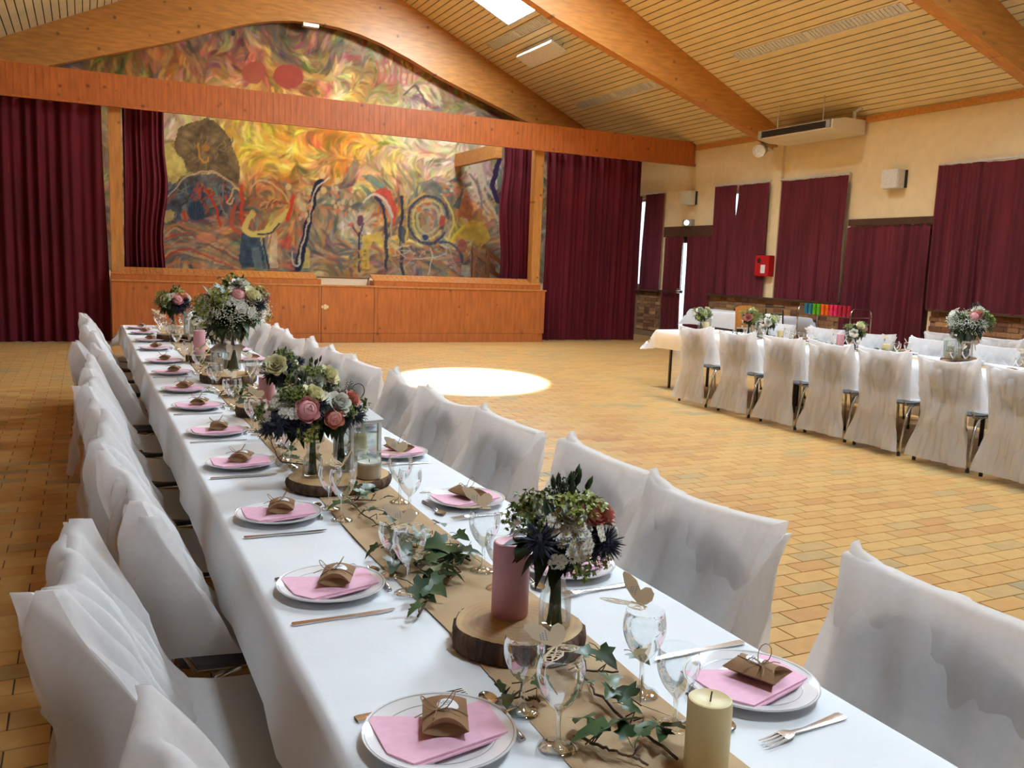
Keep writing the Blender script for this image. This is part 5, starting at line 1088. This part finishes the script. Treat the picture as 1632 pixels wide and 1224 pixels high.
bouquet('green and cream bouquet rising behind the pink peony', x+.02, y, TOP+.008, .235, .09, [B('cream', -18, 32, .036, .95), B('bud', 10, 70, .075, .55), B('bud', 35, 60, .07, .6), B('mum', 50, 15, .028), B('lime', 40, 45, .042), B('lime', 5, 40, .04), B('white', 20, 20, .026), B('thistle', 60, -10, .034), B('thistle', -50, 15, .03), B('blush', -55, 40, .024), B('mum', 160, 30, .026), B('cream', 200, 30, .03)], 31, 90, lean=.02)
x, y = P2(447, 650, z4); vase('clear bottle vase behind the second pink candle', x, y, z4, bottle(.105, .032))
bouquet('tall bouquet of cream rose and green buds above the pink candle', x-.005, y, z4+.005, .178, .085, [B('cream', 42, 22, .040, .95), B('thistle', 5, 18, .040, .95), B('thistle', -70, 25, .028, 1.15), B('mum', -42, 30, .03, .98), B('mum', -45, 8, .024, .95), B('lime', 10, 60, .05, .85), B('bud', 5, 75, .07, .5), B('bud', 25, 65, .06, .6), B('lime', -20, 50, .04, .9), B('mum', 55, 40, .022), B('seed', 35, 60, .075, .6), B('thistle', -20, -28, .034, .85), B('thistle', 10, -50, .034, .9), B('cream', 180, 20, .03), B('mum', 150, 30, .026)], 4, 100)
x, y = P2(371, 590, z3); vase('tall ribboned glass vase of the big gypsophila bouquet', x, y, z3, [(0, .004), (.045, .004), (.048, .012), (.05, .1), (.055, .17), (.068, .24), (.074, .265)], (.145, .056))
bouquet('big round gypsophila bouquet on the tall ribboned vase', x, y, z3+.005, .375, .19, [B('cream', -12, 32, .05, .9), B('white', 2, 62, .048, .95), B('peony', 18, 36, .045, .9), B('mum', 20, 24, .04, .95), B('mum', 14, 6, .036, .95), B('mum', -5, -4, .036, .95), B('mum', 40, 22, .034, .95), B('thistle', -22, 12, .046, 1.0), B('thistle', 14, 58, .046, .95), B('blush', -62, 26, .038, 1.0), B('mum', -75, 18, .032, 1.0), B('lime', 20, 82, .10, .7), B('seed', 14, 86, .16, .5), B('bud', -14, 72, .10, .7), B('lime', 55, 25, .07, .9), B('lime', -45, 35, .07, .9), B('lime', 80, -4, .06, 1.0), B('white', 170, 35, .05), B('peony', 200, 25, .045), B('thistle', 160, 15, .045)], 5, 160, 620, .215, sr=.034)
x, y = P2(335, 570, TOP); vase('small bottle vase behind the far pink candle', x+.05, y, TOP+.003, bottle(.12, .034))
bouquet('low leafy bouquet with yellow blooms between far candle and big vase', x+.05, y, TOP+.006, .20, .11, [B('cream', 20, -20, .036), B('white', -20, 20, .034), B('lime', 40, 20, .06), B('lime', -30, -15, .06), B('mum', 50, -5, .03), B('mum', 0, 40, .034), B('lime', 0, 0, .06), B('cream', -50, -30, .03), B('lime', 180, 20, .06)], 6, 130)
vase('bottle vase of the farthest bouquet on the long table', S6[0], S6[1], z6, bottle(.14, .04))
bouquet('farthest bouquet with pink rose near the stage end', S6[0], S6[1], z6+.005, .27, .13, [B('peony', 5, 18, .042), B('mum', 45, 34, .04), B('lime', 62, 0, .06), B('cream', 60, 16, .036), B('thistle', -30, -4, .055, .9), B('thistle', -8, -28, .05, .9), B('white', -60, 20, .042), B('blush', -35, 30, .034), B('seed', 20, 70, .13, .5), B('seed', -20, 70, .13, .5), B('bud', 0, 60, .10, .6), B('mum', 10, 45, .034), B('lime', -10, 60, .06), B('thistle', 85, 10, .04), B('lime', 180, 20, .06)], 7, 110)
one('rose', FL['white'][1], 'single pale rose head before the farthest lantern', 'flower', (*P2(311, 512, TOP+.2), TOP+.2), 0).scale = (.055,)*3
tag(obj('rose_stand', MB().tube([(0, 0, 0), (.003, 0, .11), (0, 0, .2)], .004, 6), MT['stem'], loc=(*P2(311, 512, TOP+.2), TOP+.002)), 'green stem holding the single pale rose near the farthest lantern', 'stem')
# second table
def small(label, vl, px, py, seed, hc=.2, R=.1, big=None):
    x = 7.36; y = min(y_at(px, x, TOP), 9.42); vase(vl, x, y, TOP+.003, bottle(.13, .04))
    r = random.Random(seed); ks = big or ['white', 'mum', 'cream', 'mum', 'lime', 'blush', 'mum', 'lime', 'thistle', 'white', 'lime']
    bouquet(label, x, y, TOP+.008, hc, R, [B(k, r.uniform(-80, 80), r.uniform(-15, 60), {'white': .036, 'cream': .04, 'mum': .034, 'lime': .055, 'blush': .034, 'thistle': .036, 'peony': .042}[k], .9) for k in ks]+[B('mum', 180, 20, .034), B('lime', 160, 30, .05)], seed, 90)
small('white and peach bouquet at the far end of the second table', 'bottle vase at the far end of the second table', 1098, 527, 21, .21, .105)
small('peach and green bouquet, first of the twin bouquets on the second table', 'bottle vase under the peach twin bouquet', 1192, 540, 22, .235, .11, ['blush', 'lime', 'mum', 'lime', 'blush', 'thistle', 'lime', 'cream', 'lime'])
small('white bouquet, second of the twin bouquets on the second table', 'bottle vase under the white twin bouquet', 1222, 543, 23, .21, .11, ['mum', 'white', 'mum', 'mum', 'lime', 'white', 'thistle', 'lime'])
small('bouquet with cream rose and pale peony before the trolley', 'bottle vase before the trolley on the second table', 1361, 556, 24, .19, .105, ['cream', 'cream', 'peony', 'white', 'lime', 'mum', 'lime', 'white'])
vase('tall glass vase with cream ribbon on the second table', SB[0]+.03, SB[1]-.03, zb, cyl(.25, .055), (.16, .056))
bouquet('big gypsophila bouquet in the tall vase on the second table', SB[0]+.03, SB[1]-.03, zb+.006, .34, .17, [B('white', 5, 62, .045), B('mum', 5, 40, .05), B('mum', -25, 34, .05), B('mum', 0, 22, .045), B('blush', 42, 40, .04), B('peony', 58, 30, .042), B('thistle', -62, 32, .045, 1.05), B('thistle', -35, 12, .045), B('lime', 20, 28, .07), B('lime', 10, 10, .07), B('seed', 50, 62, .15, .6), B('seed', -45, 60, .12, .7), B('bud', 10, 75, .1, .6), B('white', 45, 55, .035), B('mum', 180, 30, .05), B('white', 160, 30, .045), B('lime', -70, 10, .06)], 25, 150, 460, .185, sr=.036)
# ------------------------------------------------------------------ ivy along the runners
def ivy_leaf():
    o = [(0, 0), (.16, -.14), (.42, -.10), (.34, .12), (.52, .34), (.26, .42), (.2, .7), (0, 1.0), (-.2, .7), (-.26, .42), (-.52, .34), (-.34, .12), (-.42, -.10), (-.16, -.14)]
    m = MB(); v = [(x, y, .22*abs(x)-.28*y*y+.1*y) for x, y in o]+[(0, .3, .02), (0, .62, -.06)]
    m.add(v, [(0, 1, 2, 3, 14), (14, 3, 4, 5), (14, 5, 6, 15), (15, 6, 7), (15, 7, 8), (14, 15, 8, 9), (14, 9, 10, 11), (0, 14, 11, 12, 13)]); m.tube([(0, 0, 0), (0, -.3, .02), (.05, -.55, -.06)], .02, 4)
    return m.mesh('ivy_leaf', MT['ivy'], 'all', False)
IVY = ivy_leaf()
def garland(label, path, n, size, seed, spread=.06, twigs=3, z=TOP+.004, xlim=None):
    r = np.random.default_rng(seed); t = thing('ivy_garland', label, 'ivy garland', (path[0][0], path[0][1], z), 0, 'ivy garlands'); o0 = np.array([path[0][0], path[0][1]])
    pp = [np.array(p)-o0 for p in path]; L = len(pp)-1
    def at_(s): s = min(max(s, 0), .9999)*L; i = int(s); return pp[i]*(1-(s-i))+pp[i+1]*(s-i)
    m = MB(); m.tube([(*(at_(k/24)+r.normal(size=2)*.0025), .005+.004*abs(math.sin(k*.4))) for k in range(25)], [.0026]*12+[.002]*13, 6)
    for k in range(twigs*3):
        b = at_(r.random()); d = r.normal(size=2)*spread*.9; m.tube([(b[0], b[1], .008), (b[0]+d[0]*.5+.01, b[1]+d[1]*.5, .025), (b[0]+d[0], b[1]+d[1]+.01, .012)], .0013, 5)
    obj('vine', m, MT['vine'], t, 'all')
    for k in range(n):
        b = at_((k+.5*r.random())/n)+r.normal(size=2)*spread; s = size*(.6+.65*r.random())
        o = obj('ivy_leaf', IVY, parent=t); o.location = (b[0], b[1], .008+.03*r.random()+.25*s); o.scale = (s,)*3; o.rotation_euler = (r.uniform(-.75, .5), r.uniform(-.6, .6), r.random()*6.28)
px = lambda L: [P2(a, b, TOP+.005) for a, b in L]
garland('ivy on the runner at the near end before the ivory candle', px([(1080, 1215), (1010, 1165), (950, 1110), (925, 1075), (985, 1075)]), 12, .052, 1, .022, 2)
garland('ivy on the runner beside the front left glasses', px([(860, 1120), (800, 1115)]), 4, .045, 5, .015, 1)
t_ = garland('single ivy sprigs on the runner left of the ivory candle', px([(915, 1180), (1030, 1222)]), 4, .05, 6, .012, 1)
garland('thick ivy cluster on the runner behind the nearest wood slice', px([(665, 985), (690, 940), (665, 905), (730, 890), (640, 900), (625, 870), (690, 880), (735, 915), (700, 930)]), 44, .055, 2, .022, 5)
garland('ivy strand on the runner before the wide oval slice', px([(745, 895), (690, 865), (640, 850), (600, 840), (570, 815), (560, 800), (600, 800)]), 26, .05, 3, .022, 4)
garland('ivy behind the wide oval slice beside the bottle vase', px([(505, 745), (450, 740), (430, 705), (440, 690), (445, 675)]), 26, .05, 4, .035, 3)
garland('ivy on the runner behind the second pink candle', px([(385, 655), (400, 632), (352, 632), (420, 620)]), 26, .055, 7, .03, 3)
garland('ivy around the big gypsophila vase', px([(335, 600), (330, 580), (345, 560), (320, 590)]), 22, .055, 8, .03, 2)
garland('ivy at the far end of the long table', px([(290, 545), (330, 545), (300, 535)]), 16, .055, 9, .04, 2)
garland('ivy along the far half of the second table runner', [(7.3, 8.9), (7.4, 8.3), (7.33, 7.9), (7.42, 7.4), (7.35, 7.0)], 30, .06, 10, .04, 3)
garland('ivy along the near half of the second table runner', [(7.34, 6.9), (7.38, 6.4), (7.33, 6.1)], 20, .06, 11, .04, 2)
# ------------------------------------------------------------------ trolley with coloured tumblers
TY0, TY1, TXX = 10.25, 11.45, 11.2
t = thing('serving_trolley', 'chrome serving trolley carrying rows of coloured tumblers by the wall', 'trolley', (0, 0, 0))
for zz in (.28, .60, .90): 
    obj('shelf', rbox(TXX-.22, TXX+.22, TY0, TY1, zz-.012, zz, .004), MT['steel'], t)
for y in (TY0+.02, TY1-.02): obj('frame', MB().tube([(TXX-.23, y, .08), (TXX-.23, y, .93), (TXX-.21, y, 1.0), (TXX-.16, y, 1.03), (TXX+.16, y, 1.03), (TXX+.21, y, 1.0), (TXX+.23, y, .93), (TXX+.23, y, .08)], .012), MT['chrome'], t, 'all')
for x in (TXX-.22, TXX+.22):
    for y in (TY0+.02, TY1-.02): obj('caster', MB().lathe([(0, 0), (.03, 0), (.035, .03), (.02, .06), (.01, .08)], 12, (x, y, 0)), MT['rubber'], t, True)
cols = ['teal', 'teal', 'green', 'green', 'orange', 'orange', 'hotpink', 'hotpink', 'crimson', 'crimson', 'crimson']
tum = {c: MB().lathe([(0, 0), (.030, 0), (.032, .004), (.038, .085), (.0385, .088), (.0365, .088), (.031, .008), (0, .006)], 18).mesh('tumbler', MT[c], True) for c in set(cols)}
names = {'teal': 'teal', 'green': 'lime green', 'orange': 'orange', 'hotpink': 'hot pink', 'crimson': 'crimson'}
for i, c in enumerate(cols):
    y = 11.33-i*.094
    nth = cols[:i].count(c)
    for lev in (0, 1):
        zz = .9005+lev*.089
        one('tumbler', tum[c], '%s plastic tumbler, %s column of its colour, %s tier on the trolley' % (names[c], ORD[nth], ('lower', 'upper')[lev]), 'tumbler', (TXX-.14, y, zz), 0, 'coloured tumblers on the trolley')
t = thing('white_device', 'small white box with a dark dial behind the teal tumblers', 'device', (TXX+.05, 11.42, .9005)); obj('case', rbox(-.07, .07, -.06, .06, 0, .12, .008), MT['white'], t); obj('dial', MB().box(-.074, -.069, -.025, .025, .05, .09), MT['grey'], t)
t = thing('folded_cloth', 'folded white cloth on the middle shelf of the trolley', 'cloth', (TXX, 10.6, .6005)); obj('fold', rbox(-.15, .15, -.18, .18, 0, .03, .012), MT['cloth'], t); obj('fold', rbox(-.14, .15, -.17, .18, .03, .055, .012), MT['cloth'], t)

# ------------------------------------------------------------------ two spare chairs by the wall
def side_chair(name, label, x, y, rz, mat, top, wood_):
    t = thing(name, label, 'chair', (x, y, 0), rz)
    obj('seat', rbox(-.2, .2, -.2, .2, .44, .465, .01), mat, t)
    if wood_:
        m = MB(); A = [[(u*.2, -.2-.05*v+.03*u*u, .62+.38*v-.05*abs(u)**3*v) for u in np.linspace(-1, 1, 11)] for v in np.linspace(0, 1, 5)]; m.grid(A); m.grid([[(a, b-.014, c) for a, b, c in r] for r in A]); m.grid([A[-1], [(a, b-.014, c) for a, b, c in A[-1]]]); obj('backrest', m, mat, t)
    else:
        for z in (top-.02, top-.14): obj('back_rail', MB().tube([(-.2, -.23, z), (.2, -.23, z)], .012), mat, t)
    for sx in (-1, 1):
        obj('leg', MB().tube([(sx*.18, .18, .45), (sx*.2, .2, 0)], .013), mat, t); obj('leg', MB().tube([(sx*.18, -.24 if not wood_ else -.215, top-.06 if not wood_ else .7), (sx*.18, -.19, .45), (sx*.2, -.24, 0)], .013), mat, t)
side_chair('wooden_chair', 'blond wooden chair seen behind the peach bouquet near the side table', 10.32, 11.85, -PI/2+.5, MT['postwood'], 1.0, True)
side_chair('metal_chair', 'black metal chair with rail back beside the trolley', 10.45, 11.2, -PI/2+.1, MT['black'], 1.03, False)
